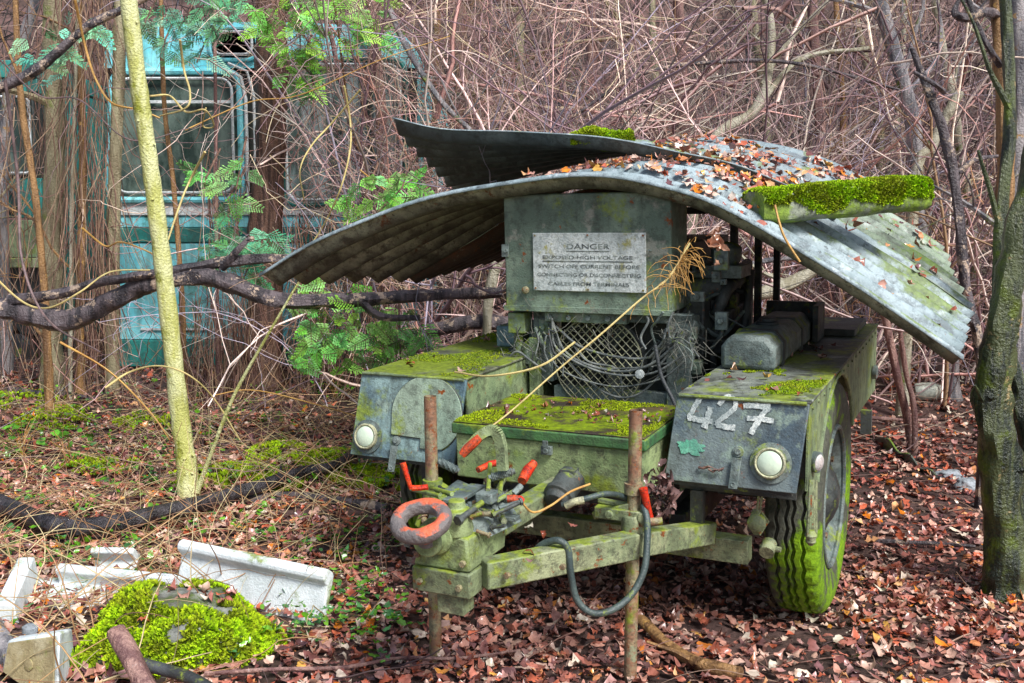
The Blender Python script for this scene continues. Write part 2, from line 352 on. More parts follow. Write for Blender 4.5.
# ------------------------------------------------------------------ leaves
def leaf_cloud(pos, nrm_tilt, size, cols, name, label, normals=None, parent=None, kind='stuff', curl=1.0):
    """pos (N,3)"""
    N = len(pos)
    # oak-ish outline: spine 4 points, sides lobed
    sp = np.array([(0, -.5), (0, -.17), (0, .17), (0, .5)])
    w = np.array([.10, .30, .22, .34, .20, .06])
    yy = np.array([-.42, -.22, -.08, .12, .30, .46])
    Ls = np.stack([-w, yy], 1); Rs = np.stack([w, yy], 1)
    T2 = np.concatenate([sp, Ls, Rs])   # 16
    quads = []
    s = [0, 0, 1, 1, 2, 2, 3]
    for base in (4, 10):
        for i in range(5):
            a = [0, 1, 1, 2, 2, 3][i]; b = [0, 1, 1, 2, 2, 3][i+1]
            q = (base+i, base+i+1, b, a) if base == 4 else (a, b, base+i+1, base+i)
            quads.append(q)
    Qt = np.array(quads)
    # degenerate spine quads become triangles by nudging: give per-leaf wobble so they stay thin
    K = len(T2)
    jit = rng.normal(0, .035, (N, K, 2)); P2 = T2[None]+jit
    P2[:, :, 0] *= rng.uniform(.65, 1.15, (N, 1))
    cx = rng.normal(.3, 1.5, (N, 1))*curl; cy = rng.normal(.2, 1.0, (N, 1))*curl
    z = cx*P2[:, :, 0]**2+cy*P2[:, :, 1]**2+rng.normal(0, .04, (N, K))
    P = np.concatenate([P2, z[..., None]], -1)*size[:, None, None]
    az = rng.uniform(0, 2*np.pi, N); 
    ca, sa = np.cos(az), np.sin(az)
    Rz = np.zeros((N, 3, 3)); Rz[:, 0, 0] = ca; Rz[:, 0, 1] = -sa; Rz[:, 1, 0] = sa; Rz[:, 1, 1] = ca; Rz[:, 2, 2] = 1
    tl = np.abs(rng.normal(0, nrm_tilt, N)); ta = rng.uniform(0, 2*np.pi, N)
    n = np.stack([np.sin(tl)*np.cos(ta), np.sin(tl)*np.sin(ta), np.cos(tl)], 1)
    if normals is not None:
        n = n+normals-np.array([0, 0, 1]); n /= np.linalg.norm(n, axis=1, keepdims=True)
    x = np.cross(np.array([0, 1.0, 0])[None], n); x /= np.linalg.norm(x, axis=1, keepdims=True)+1e-9
    y = np.cross(n, x); B = np.stack([x, y, n], -1)
    P = np.einsum('nij,nkj->nki', B@Rz, P)+pos[:, None, :]
    Q = (Qt[None]+(np.arange(N)*K)[:, None, None]).reshape(-1, 4)
    # split quads that hold a repeated spine vertex into triangles
    tri = []
    a = Q
    T = np.concatenate([a[:, [0, 1, 2]], a[:, [0, 2, 3]]]); T = T[(T[:, 0] != T[:, 1]) & (T[:, 1] != T[:, 2]) & (T[:, 0] != T[:, 2])]
    C = np.repeat(cols, K, axis=0)*rng.uniform(.75, 1.15, (N*K, 1))
    o = np_mesh(name, P.reshape(-1, 3), T, M['leaf'], C, parent, k=3)
    if kind: tag(o, label, kind=kind)
    return o
LC = np.array([(.33, .15, .12), (.30, .14, .12), (.50, .30, .25), (.60, .43, .36), (.17, .08, .075), (.72, .30, .12), (.60, .30, .18), (.11, .06, .065), (.55, .42, .36), (.30, .19, .18), (.38, .14, .10)])
def leafcols(N, w=None):
    w = np.array(w or [4, 3, 4, 3, 2.2, .8, 1.3, 1.8, 2.4, 3, 3], float); i = rng.choice(len(LC), N, p=w/w.sum())
    return np.minimum(LC[i]*rng.uniform(.85, 2.0, (N, 1)), .85)
def scatter(x0, x1, y0, y1, dens): 
    n = int((x1-x0)*(y1-y0)*dens); return rng.uniform(x0, x1, n), rng.uniform(y0, y1, n)
px_, py_, sz_ = [], [], []
for x0, x1, y0, y1, d, s in ((-4, 4, 2.2, 5, 1250, .072), (-5.5, 6, 5, 8, 640, .078), (-8, 9, 8, 12, 230, .09), (-12, 13, 12, 17, 60, .13)):
    x, y = scatter(x0, x1, y0, y1, d); keep = np.ones(len(x), bool)
    # thinner on the grassy left side
    nz = np.array([noise.noise(Vector((a*.9, b*.9, 7))) for a, b in zip(x, y)])
    keep &= rng.uniform(0, 1, len(x)) < np.where(x < -.9, .68+.5*nz, .80+.75*nz)
    px_.append(x[keep]); py_.append(y[keep]); sz_.append(np.full(keep.sum(), s)*.9*rng.uniform(.25, 1.25, keep.sum()))
X = np.concatenate(px_); Y = np.concatenate(py_); S = np.concatenate(sz_)
Z = GZ(X, Y)+rng.uniform(.004, .035, len(X))
cl = leafcols(len(X))*np.array([[1.06, 1.0, .98]])
under = np.exp(-(((X-.45)/1.1)**2+((Y-4.6)/1.2)**2))          # leaves mixed to a darker, greyer brown beneath the trailer
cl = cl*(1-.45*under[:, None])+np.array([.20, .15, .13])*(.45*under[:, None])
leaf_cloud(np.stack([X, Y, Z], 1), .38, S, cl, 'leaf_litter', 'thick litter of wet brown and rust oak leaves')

# ------------------------------------------------------------------ moss tufts
def tufts(pts, nrm, size, name, parent=None, col=(.30, .50, .04), lab=None, kind=None, spread=.5):
    """little leafy tufts: 3 narrow blades each"""
    pts = np.asarray(pts, float); nrm = np.asarray(nrm, float); N = len(pts); Bn = 4
    pts = np.repeat(pts, Bn, 0); nr = np.repeat(nrm, Bn, 0); n = len(pts)
    d = nr+rng.normal(0, spread, (n, 3)); d /= np.linalg.norm(d, axis=1, keepdims=True)
    s = np.cross(d, rng.normal(0, 1, (n, 3))); s /= np.linalg.norm(s, axis=1, keepdims=True)
    L = size*rng.uniform(.5, 1.3, (n, 1)); w = L*.28
    V = np.stack([pts-s*w*.6, pts+s*w*.6, pts+d*L*.6+s*w, pts+d*L, pts+d*L*.6-s*w], 1)
    base = (np.arange(n)*5)[:, None]
    T = np.concatenate([base+np.array([0, 1, 2]), base+np.array([0, 2, 4]), base+np.array([4, 2, 3])])
    q_ = np.array([noise.noise(Vector(tuple(p_))*9)+.6*noise.noise(Vector(tuple(p_))*31) for p_ in pts[::Bn]]); q_ = np.clip(np.repeat(q_, Bn)*1.1+.45, 0, 1)[:, None]
    c = (np.array(col)[None]*q_+np.array([.33, .40, .06])*(1-q_))*rng.uniform(.45, 1.35, (n, 1))
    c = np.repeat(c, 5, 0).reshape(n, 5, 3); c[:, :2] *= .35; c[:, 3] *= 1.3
    o = np_mesh(name, V.reshape(-1, 3), T, M['moss'], c.reshape(-1, 3), parent, k=3)
    if kind: tag(o, lab, kind=kind)
    return o
# moss and green patches on the ground
P = []
def mosspatch(px, py, rx, ry, n):
    c = gnd(px, py)
    for _ in range(n):
        a = R.random()*2*pi; q = sqrt(R.random()); x = c.x+cos(a)*q*rx; y = c.y+sin(a)*q*ry
        if noise.noise(Vector((x*6, y*6, 2))) < -.12: continue
        P.append((x, y, gz(x, y)+.012+.035*(1-q*q)+.01*R.random()))
for a in ((275, 455, .22, .28, 900), (330, 462, .25, .25, 900), (370, 480, .3, .25, 1100), (395, 487, .25, .2, 700), (225, 480, .4, .3, 900), (55, 435, .3, .3, 500), (20, 410, .4, .3, 500), (150, 430, .3, .3, 300), (100, 470, .3, .2, 250),
          (270, 487, .25, .2, 500), (95, 660, .1, .12, 400), (690, 330, .5, .5, 200)):
    mosspatch(*a)
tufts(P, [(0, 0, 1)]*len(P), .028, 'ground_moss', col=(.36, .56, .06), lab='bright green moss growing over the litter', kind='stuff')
# small green ground plants
X, Y = scatter(-4.5, -.5, 3.6, 9, 42); n = np.array([noise.noise(Vector((a*1.1, b*1.1, 17))) for a, b in zip(X, Y)]); k = rng.uniform(-.5, .5, len(X)) < n+.05
X, Y = X[k], Y[k]
X2, Y2 = scatter(-1.05, -.45, 3.85, 4.35, 120); X = np.concatenate([X, X2]); Y = np.concatenate([Y, Y2])
M5 = 5; Xr = np.repeat(X, M5)+rng.normal(0, .035, len(X)*M5); Yr = np.repeat(Y, M5)+rng.normal(0, .035, len(X)*M5)
c = np.array([(.13, .30, .05), (.20, .40, .09), (.10, .24, .09)])[rng.integers(0, 3, len(Xr))]*rng.uniform(.7, 1.4, (len(Xr), 1))
leaf_cloud(np.stack([Xr, Yr, GZ(Xr, Yr)+rng.uniform(.03, .11, len(Xr))], 1), .5, rng.uniform(.025, .055, len(Xr)), c, 'ground_cover', 'low green weeds sprouting between the leaves', curl=.5)

# ------------------------------------------------------------------ dry grass and straw
def straw(x0, x1, y0, y1, n, L0, L1, name, label, cols, r=.0022, flat=.7, wob=.12, grav=.06):
    x = rng.uniform(x0, x1, n); y = rng.uniform(y0, y1, n)
    st = np.stack([x, y, GZ(x, y)+.01], 1)
    d = np.stack([rng.normal(0, 1, n), rng.normal(0, 1, n), rng.uniform(.1, 1.6, n)*(1-flat)+.12], 1)
    Pp = wander(st, d, rng.uniform(L0, L1, n), 9, wob, grav); g = GZ(Pp[:, :, 0], Pp[:, :, 1])+.012
    Pp[:, :, 2] = np.maximum(Pp[:, :, 2], g)
    rad = np.linspace(1, .4, 9)[None]*rng.uniform(.6, 1.4, (n, 1))*r
    V, Qd = np_tubes(Pp, rad, 3); c = np.array(cols)[rng.integers(0, len(cols), n)]*rng.uniform(.7, 1.2, (n, 1)); c = np.repeat(c, 27, 0)
    return tag(np_mesh(name, V, Qd, M['straw'], c, smooth=True), label, kind='stuff')
SC1 = [(.78, .66, .42), (.55, .38, .22), (.48, .30, .18), (.66, .56, .34), (.36, .22, .15)]
straw(-4.6, -.6, 3.9, 8.5, 1700, .3, .95, 'dry_grass', 'dry straw stalks lying and arching over the leaves', SC1, .0026, .75)
straw(-3.0, -1.2, 3.3, 4.9, 190, .35, 1.0, 'dry_stalks', 'tangle of tall dry stalks beside the white troughs', SC1, .0034, .1, .07, .09)
straw(-6.5, 6.5, 6.5, 11.5, 900, .3, 1.2, 'fallen_twigs', 'thin dead twigs scattered over the forest floor', [(.25, .17, .15), (.35, .25, .22), (.15, .1, .1), (.45, .36, .28)], .0045, .85)
straw(-1.0, 3.6, 2.9, 6.6, 420, .08, .6, 'litter_sticks', 'small brown sticks lying among the near leaves', [(.20, .12, .10), (.32, .22, .17), (.12, .08, .08)], .0034, .97)

# ================================================================== THICKET
TW = 1.35*np.array([(.36, .27, .24), (.28, .19, .17), (.44, .35, .31), (.20, .13, .125), (.36, .22, .20), (.50, .41, .34), (.14, .095, .10), (.40, .34, .24), (.30, .21, .22)])
def twigs(st, d, L, K, wob, grav, r, name, label, S=3, cols=TW, w=None, rg=rng, shade=None):
    n = len(st); Pp = wander(st, d, L, K, wob, grav); Pp[:, :, 2] = np.maximum(Pp[:, :, 2], .02)
    rad = np.linspace(1, .35, K)[None]*r[:, None]
    V, Qd = np_tubes(Pp, rad, S); ci = rng.integers(0, len(cols), n); c = cols[ci]*rng.uniform(.65, 1.25, (n, 1))
    c = np.repeat(c, K*S, 0)
    if shade is not None: c = c*shade(V)[:, None]
    return tag(np_mesh(name, V, Qd, M['twig'], c, smooth=True), label, kind='stuff'), Pp
DK = .62
def thick(n, x0, x1, y0, y1, z0, z1, L0, L1, r0, r1, wob, up, name, label, K=10, grav=0, mask=None, shd=None):
    x = rng.uniform(x0, x1, n); y = rng.uniform(y0, y1, n); z = rng.uniform(z0, z1, n)+GZ(x, y)
    if mask is not None: k = mask(x, y, z); x, y, z = x[k], y[k], z[k]; n = len(x)
    d = np.stack([rng.normal(0, 1, n), rng.normal(0, .6, n), rng.normal(up, 1, n)], 1)
    return twigs(np.stack([x, y, z], 1), d, rng.uniform(L0, L1, n), K, wob, grav, rng.uniform(r0, r1, n), name, label, shade=(lambda V: np.interp(V[:, 1], [8.5, 10.5, 13, 16], [1.6, .85, .2, .07])))  # twig colour falls off with depth, painting in the thicket shade
# keep clear of the coach (x -4.2..-1.2, y 9.8+)
def nobus(x, y, z): 
    return ~((x < -.9) & (x > -6) & (y > 8.8) & (y < 16.2)) & ~((x < -3.5) & (y > 9.5) & (y < 16) )
SHC = np.array([[1.0, 1.0, 1.03]])*np.array([(.62, .52, .46), (.52, .40, .37), (.40, .28, .26), (.22, .15, .15), (.12, .085, .09), (.48, .29, .24), (.70, .62, .52), (.34, .31, .27), (.40, .36, .42), (.55, .38, .24), (.16, .11, .12)])
def shrubs(n, x0, x1, y0, y1, ns, nss, name, label, mask):
    x = rng.uniform(x0, x1, n); y = rng.uniform(y0, y1, n); k = mask(x, y, 0*x); x, y = x[k], y[k]; n = len(x)
    z = GZ(x, y)-.04; col = SHC[rng.integers(0, len(SHC), n)]*rng.uniform(.3, 1.6, (n, 1))
    L = rng.uniform(2.2, 5.2, n); r0 = rng.uniform(.006, .019, n)*L/4; K = 16
    d = np.stack([rng.normal(0, .9, n), rng.normal(0, .6, n), rng.uniform(.8, 3, n)], 1)
    P0 = wander(np.stack([x, y, z], 1), d, L, K, .10, .015); P0[:, :, 2] = np.maximum(P0[:, :, 2], .02); R0 = np.linspace(1, .3, K)[None]*r0[:, None]
    parts = [(P0, R0, col)]
    def kids(P, Rr, C, m, la, lb_, wob, K2, spread):
        i = rng.integers(0, len(P), m); k = rng.integers(2, P.shape[1]-1, m); t = P[i, k]-P[i, k-1]; t /= np.linalg.norm(t, axis=1, keepdims=True)+1e-9
        d = t+rng.normal(0, spread, (m, 3)); d[:, 2] += .15
        q = wander(P[i, k], d, rng.uniform(la, lb_, m), K2, wob, 0); rr = np.linspace(.75, .2, K2)[None]*Rr[i, k][:, None]; return q, np.maximum(rr, .0016), C[i]*rng.uniform(.8, 1.15, (m, 1))
    A = kids(P0, R0, col, ns, .5, 1.9, .16, 10, .7); B = kids(*A, nss, .2, .8, .2, 7, .8); parts += [A, B]
    Vs, Qs, Cs = [], [], []; o = 0
    for Pq, Rq, Cq in parts:
        V, Qd = np_tubes(Pq, Rq, 4 if Pq.shape[1] == 16 else 3); S_ = 4 if Pq.shape[1] == 16 else 3
        Vs.append(V); Qs.append(Qd+o); o += len(V); Cs.append(np.repeat(Cq, Pq.shape[1]*S_, 0))
    V = np.concatenate(Vs); C = np.concatenate(Cs)*np.interp(V[:, 1], [8.5, 10.5, 13, 16], [1.6, .95, .22, .07])[:, None]  # shade deep in the thicket is painted into the shrub colour
    tag(np_mesh(name, V, np.concatenate(Qs), M['twig'], C, smooth=True), label, kind='stuff')
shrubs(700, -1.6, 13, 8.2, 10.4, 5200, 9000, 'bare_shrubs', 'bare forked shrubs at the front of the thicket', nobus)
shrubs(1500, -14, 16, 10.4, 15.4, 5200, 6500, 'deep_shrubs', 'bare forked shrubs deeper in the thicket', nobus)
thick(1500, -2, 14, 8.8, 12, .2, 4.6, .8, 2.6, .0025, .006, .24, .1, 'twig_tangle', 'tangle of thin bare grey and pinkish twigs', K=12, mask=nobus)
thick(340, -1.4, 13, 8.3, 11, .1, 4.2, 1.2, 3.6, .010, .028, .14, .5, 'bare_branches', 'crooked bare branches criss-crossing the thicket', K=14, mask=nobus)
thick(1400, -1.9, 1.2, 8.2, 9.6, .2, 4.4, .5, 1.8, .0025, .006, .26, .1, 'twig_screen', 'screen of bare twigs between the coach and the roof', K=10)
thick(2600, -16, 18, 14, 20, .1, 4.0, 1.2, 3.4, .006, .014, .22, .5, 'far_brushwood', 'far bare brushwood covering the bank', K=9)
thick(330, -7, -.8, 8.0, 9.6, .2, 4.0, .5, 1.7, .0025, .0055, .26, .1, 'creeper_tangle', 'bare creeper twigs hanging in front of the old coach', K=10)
# hanging brown creeper curtain left of and in front of the coach
def curtain(pxs, n, Y0, Y1, top, bot, name, label, r0=.002, r1=.006):
    x = np.array([at(R.uniform(*pxs), 240, 1).x for _ in range(n)]); Yv = rng.uniform(Y0, Y1, n)
    z0 = rng.uniform(bot, top, n); st = np.stack([x*Yv, Yv, z0], 1)
    d = np.stack([rng.normal(0, .18, n), rng.normal(0, .18, n), np.full(n, -1.)], 1)
    C = np.array([(.26, .16, .13), (.36, .24, .18), (.17, .10, .085), (.42, .31, .22)])
    return twigs(st, d, rng.uniform(.5, 1.7, n), 10, .06, .02, rng.uniform(r0, r1, n), name, label, cols=C)
curtain((66, 116), 400, 8.3, 9.0, 4.2, .8, 'hanging_creeper', 'curtain of brown hanging creeper stems left of the coach')
curtain((205, 262), 90, 8.6, 9.4, 2.4, .5, 'hanging_roots', 'brown hanging stems before the coach window')
curtain((168, 262), 300, 8.4, 9.4, 1.15, .3, 'dead_undergrowth', 'dead brown undergrowth at the foot of the coach')
curtain((290, 400), 520, 8.4, 9.6, 1.9, .3, 'dead_fern_mass', 'brown dead stems behind the left mudguard')
curtain((-40, 66), 200, 8.3, 9.6, 3.8, .6, 'creeper_veil', 'thin creeper stems before the left vehicle')
curtain((300, 520), 500, 9.8, 11.0, 4.2, .8, 'dead_creeper', 'brown creeper strands hanging in the thicket centre')

# ------------------------------------------------------------------ trees
def tree(name, label, path, mat, cat='tree', group=None, knots=0, branches=(), bw=.35, trunk='trunk', n=14, nb=0, foliage=None, jit=.16, bmat=None, ground=None):
    """path: list of (px,py,Y,radius)"""
    if ground is None: ground = name in ('tree', 'sapling', 'dead_tree', 'conifer_tree', 'leaning_stake') or label.startswith(('pale forked branch', 'thick pale green stub', 'pale birch limb'))
    pts = [tuple(at(a, b, c))+(r,) for a, b, c, r in path]
    if ground:
        x_, y_, z_, r_ = pts[0]; g_ = gz(x_, y_)
        if z_ > g_+.02: pts.insert(0, (x_-(pts[1][0]-x_)*.3, y_, g_-.06, r_*1.15))
        elif z_ > g_-.05: pts[0] = (x_, y_, g_-.06, r_)
    sp = spline(pts, 9)
    base = Vector(sp[0][:3]); root = empty(name, base); tag(root, label, cat, group)
    P3 = [Vector(p[:3])-base for p in sp]; rr = [p[3]*(1+.06*R.uniform(-1, 1)) for p in sp]
    m = MB(); m.tube(P3, rr, n, jit=jit)
    for _ in range(knots):
        i = R.randrange(2, len(P3)-2); d = Vector((R.uniform(-1, 1), -R.random(), R.uniform(0, .6))).normalized()
        m.tube([P3[i], P3[i]+d*rr[i]*1.25], [rr[i]*.35, rr[i]*.15], 7)
    m.build(trunk, mat, root)
    for b in branches:
        q = [tuple(at(*c[:3]))+(c[3],) for c in b]; s = spline(q, 7)
        MB().tube([Vector(p[:3])-base for p in s], [p[3] for p in s], 9, jit=jit).build('branch', M[bmat] if bmat else mat, root)
    for _ in range(nb):
        i = R.randrange(len(P3)//4, len(P3)-1); p = P3[i]; d = Vector((R.choice((-1, 1))*R.uniform(.4, 1), R.uniform(-.4, .5), R.uniform(.2, 1.3))).normalized()
        L = R.uniform(.5, 1.5); pp = [p.copy()]
        for k in range(7):
            d = (d+Vector((R.gauss(0, .18), R.gauss(0, .15), R.gauss(.05, .15)))).normalized(); pp.append(pp[-1]+d*L/7)
        mb = MB(); mb.tube(pp, [rr[i]*.4, rr[i]*.1], 6)
        for _k in range(4):
            j = R.randrange(2, 7); d2 = (d+Vector((R.gauss(0, .8), R.gauss(0, .5), R.gauss(0, .6)))).normalized(); q = [pp[j]]
            for k in range(4): d2 = (d2+Vector((R.gauss(0, .2), R.gauss(0, .2), R.gauss(0, .2)))).normalized(); q.append(q[-1]+d2*.12)
            mb.tube(q, [rr[i]*.13, rr[i]*.05], 5)
        mb.build('branch', mat, root)
    return root
yel = tree('sapling', 'smooth yellow green sapling with small knots left of the trailer', [(189, 506, 6.05, .085), (187, 470, 6.05, .062), (178, 400, 6.05, .055), (166, 290, 6.0, .052), (152, 180, 5.95, .050), (138, 80, 5.9, .048), (124, -40, 5.85, .045), (112, -150, 5.8, .04)], M['bk_yellow'], knots=16, jit=.06,
     branches=[[(197, 492, 6.02, .02), (205, 470, 6.0, .013), (232, 400, 5.9, .011), (262, 345, 5.85, .009), (300, 280, 5.8, .006)]])
tree('conifer_tree', 'dark brown fibrous conifer trunk in front of the coach', [(262, 386, 9.0, .20), (264, 330, 9.0, .16), (268, 200, 9.0, .145), (272, 80, 9.0, .135), (270, -30, 9.0, .13), (268, -160, 9.0, .12)], M['bk_brown'], jit=.25)
tree('tree', 'thick pale brown trunk at the far left', [(52, 372, 8.8, .10), (52, 300, 8.8, .09), (55, 170, 8.8, .088), (54, 60, 8.8, .085), (52, -40, 8.8, .08), (50, -160, 8.8, .07)], M['bk_tan'], jit=.2, nb=3)
tree('tree', 'thin tan pole trunk right of the pale brown trunk', [(80, 362, 8.6, .04), (80, 300, 8.6, .035), (83, 170, 8.6, .034), (80, 60, 8.6, .03), (76, -60, 8.6, .03)], M['bk_orange'], nb=2)
tree('tree', 'straight grey brown trunk touching the coach corner', [(112, 378, 8.7, .06), (113, 300, 8.7, .055), (115, 170, 8.7, .055), (119, 60, 8.7, .05), (120, -60, 8.7, .05)], M['bk_tan'], jit=.2)
tree('tree', 'crooked orange brown stem at the left picture edge', [(48, 368, 8.0, .035), (45, 300, 8.0, .03), (36, 200, 8.0, .027), (20, 90, 8.0, .025), (14, -40, 8.0, .02)], M['bk_orange'], nb=3)
tree('tree', 'thin orange stem before the left coach window', [(184, 374, 8.8, .028), (182, 300, 8.8, .024), (174, 190, 8.8, .022), (164, 100, 8.8, .02), (160, -40, 8.8, .018)], M['bk_orange'])
tree('tree', 'thin dark stem before the middle of the coach window', [(218, 374, 8.8, .022), (217, 300, 8.8, .018), (216, 180, 8.8, .016), (215, 60, 8.8, .015), (213, -40, 8.8, .014)], M['bk_red'])
tree('tree', 'thin pale stem between two left trunks', [(70, 372, 8.5, .02), (71, 300, 8.5, .018), (72, 190, 8.5, .017), (76, 60, 8.5, .015), (80, -40, 8.5, .014)], M['bk_pale'])
tree('tree', 'leaning mottled trunk in the upper left corner', [(2, 230, 9.4, .06), (6, 120, 9.4, .055), (20, 50, 9.4, .05), (44, -20, 9.4, .045), (80, -110, 9.4, .04)], M['bk_grey'])
# big right tree
tree('tree', 'thick wet dark trunk leaning right at the right edge', [(1008, 594, 4.55, .125), (1006, 560, 4.55, .092), (1002, 480, 4.55, .086), (992, 410, 4.55, .080), (1000, 335, 4.55, .072), (1014, 260, 4.55, .066), (1034, 170, 4.55, .062), (1056, 60, 4.55, .058), (1074, -60, 4.55, .05)], M['bk_green'], knots=9, jit=.35,
     branches=[[(1022, 540, 4.62, .06), (1030, 470, 4.7, .05), (1020, 400, 4.75, .042), (1001, 330, 4.8, .036), (1001, 230, 4.9, .032), (1010, 120, 5.0, .03), (1006, 20, 5.1, .028), (1000, -60, 5.1, .024)],
               [(975, 385, 4.45, .004), (982, 400, 4.5, .012), (990, 415, 4.55, .02)], [(1003, 240, 4.9, .016), (990, 190, 4.9, .012), (978, 150, 4.9, .008)], [(1010, 110, 5.0, .016), (990, 70, 5.0, .012), (972, 20, 5.0, .008), (950, -20, 5.0, .006)]])
tree('tree', 'stripped orange and grey trunk behind the wet green trunk', [(1000, 400, 6.6, .06), (1001, 330, 6.6, .055), (1004, 220, 6.6, .055), (1005, 110, 6.6, .055), (999, 20, 6.6, .05), (996, -70, 6.6, .05)], M['bk_orange'], knots=6, jit=.3,
     bmat='bk_dark', branches=[[(998, 16, 6.6, .034), (985, 12, 6.5, .03), (968, 18, 6.5, .026), (955, 14, 6.5, .024), (958, 2, 6.5, .014), (964, -14, 6.5, .01)], [(1003, 70, 6.6, .024), (990, 50, 6.5, .02), (978, 26, 6.5, .018), (962, -20, 6.5, .014)]])
tree('tree', 'bluish grey mossy trunk rising beside the stripped trunk', [(1016, 420, 7.0, .07), (1016, 300, 7.0, .066), (1018, 170, 7.0, .066), (1022, 60, 7.0, .06), (1012, -30, 7.0, .05)], M['bk_grey'], jit=.25, nb=2)
tree('dead_tree', 'dark dead stem with broken top right of the mossy slab', [(984, 400, 5.9, .032), (978, 340, 5.9, .03), (966, 290, 5.9, .03), (957, 200, 5.9, .030), (946, 140, 5.9, .028), (928, 90, 5.9, .024), (912, 48, 5.9, .014)], M['bk_dark'], knots=7, jit=.3,
     branches=[[(958, 172, 5.9, .02), (975, 160, 5.9, .014), (998, 156, 5.9, .01)], [(944, 92, 5.9, .016), (934, 84, 5.8, .014), (914, 72, 5.8, .01)]])
# background stems: (px bottom, py bottom, px top, Y, radius, material, label)
BG = [(512, 330, 520, 10.2, .05, 'bk_tan', 'tan upright stem rising behind the upturned roof sheet'),
 (452, 330, 462, 10.6, .055, 'bk_red', 'reddish stem behind the left tip of the roof sheet'),
 (600, 330, 590, 10.4, .06, 'bk_red', 'thick reddish stem rising behind the mossy roof clump'),
 (700, 330, 678, 9.6, .06, 'bk_red', 'straight pinkish stem leaning left above the roof peak'),
 (770, 330, 752, 11.2, .05, 'bk_tan', 'grey stem behind the left end of the mossy slab'),
 (828, 330, 812, 9.8, .055, 'bk_red', 'smooth reddish trunk behind the middle of the mossy slab'),
 (845, 330, 836, 10.4, .035, 'bk_orange', 'slim orange stem beside the smooth reddish trunk'),
 (900, 360, 852, 10.6, .05, 'bk_tan', 'leaning tan stem beyond the right end of the roof'),
 (945, 345, 880, 8.6, .07, 'bk_grey', 'thick grey pink trunk leaning left at the right side'),
 (870, 360, 905, 11.2, .04, 'bk_pale', 'pale stem leaning right in the right thicket'),
 (980, 360, 935, 9.6, .045, 'bk_pale', 'pale crooked stem behind the dark dead stem'),
 (386, 340, 372, 9.8, .06, 'bk_red', 'reddish trunk right of the conifer trunk'),
 (420, 330, 438, 10.8, .04, 'bk_orange', 'slim orange stem above the green sprays'),
 (560, 330, 570, 11.6, .045, 'bk_dark', 'dark stem in the middle of the thicket'),
 (650, 330, 652, 12.0, .05, 'bk_tan', 'far straight stem over the roof peak'),
 (736, 330, 748, 12.0, .045, 'bk_dark', 'far dark stem over the leaf covered roof'),
 (-40, 372, -30, 9.0, .07, 'bk_tan', 'brown trunk beyond the left picture edge'),
 (1075, 420, 1090, 8.0, .08, 'bk_tan', 'trunk beyond the right picture edge')]
for i, (a, b, c, Yd, r, mt, lb) in enumerate(BG):
    w = 14
    tree('sapling', lb, [(a, b, Yd, r*1.1), (a+(c-a)*.3+R.uniform(-w, w)*.5, 240, Yd, r), (a+(c-a)*.6+R.uniform(-w, w)*.5, 120, Yd, r*.9), (c, 0, Yd, r*.8), (c+(c-a)*.3, -140, Yd, r*.7)], M[mt], nb=5, jit=.2)
# leaning forked light branches in the right thicket
tree('leaning_branch', 'pale forked branch leaning right above the roof leaves', [(700, 168, 8.6, .05), (755, 110, 8.6, .045), (770, 60, 8.6, .035), (768, 10, 8.6, .03), (740, -60, 8.6, .02)], M['bk_pale'], trunk='limb', nb=4, branches=[[(755, 110, 8.6, .03), (800, 60, 8.6, .022), (870, 48, 8.6, .016)], [(762, 84, 8.6, .025), (790, 40, 8.6, .018), (850, -20, 8.6, .014)]])
tree('leaning_branch', 'thick pale green stub leaning behind the slab end', [(915, 185, 8.0, .045), (930, 150, 8.0, .042), (944, 120, 8.0, .04), (960, 92, 8.0, .036)], M['bk_pale'], trunk='limb')
tree('leaning_branch', 'grey horizontal branch lying behind the fender top', [(738, 300, 7.2, .045), (790, 284, 7.2, .05), (830, 262, 7.2, .03), (890, 240, 7.4, .02)], M['bk_pale'], trunk='limb', nb=3)
tree('leaning_branch', 'thin grey branch crossing behind the roof posts', [(700, 282, 7.6, .022), (760, 262, 7.6, .02), (815, 258, 7.6, .018), (870, 262, 7.6, .015)], M['bk_grey'], trunk='limb')
tree('leaning_branch', 'pale birch limb standing behind the control box', [(487, 330, 7.6, .035), (492, 280, 7.6, .045), (505, 240, 7.6, .05), (512, 200, 7.6, .05)], M['bk_pale'], trunk='limb')
tree('leaning_branch', 'long dark arching branch high over the roof', [(560, 125, 8.5, .012), (640, 75, 8.5, .016), (720, 62, 8.5, .018), (800, 64, 8.5, .016), (900, 90, 8.5, .01)], M['bk_dark'], trunk='limb')
tree('leaning_branch', 'dark leaning branch from the conifer to the roof sheet', [(390, 10, 8.2, .025), (408, 50, 8.2, .024), (440, 100, 8.2, .022), (470, 130, 8.2, .02)], M['bk_grey'], trunk='limb', nb=2)
for i, (a, b, c, lb) in enumerate(((908, 422, 884, 'thick reddish stake leaning against the roof sheet end'), (914, 408, 897, 'thin reddish stake beside the thick leaning one'))):
    tree('leaning_stake', lb, [(a, b, 7.2-.1*i, .03-.01*i), ((a+c)/2, 370, 7.1, .028-.01*i), (c, 312, 7.0, .026-.01*i), (c-10, 270, 6.9, .02-.005*i)], M['bk_red'], cat='stake', trunk='pole')
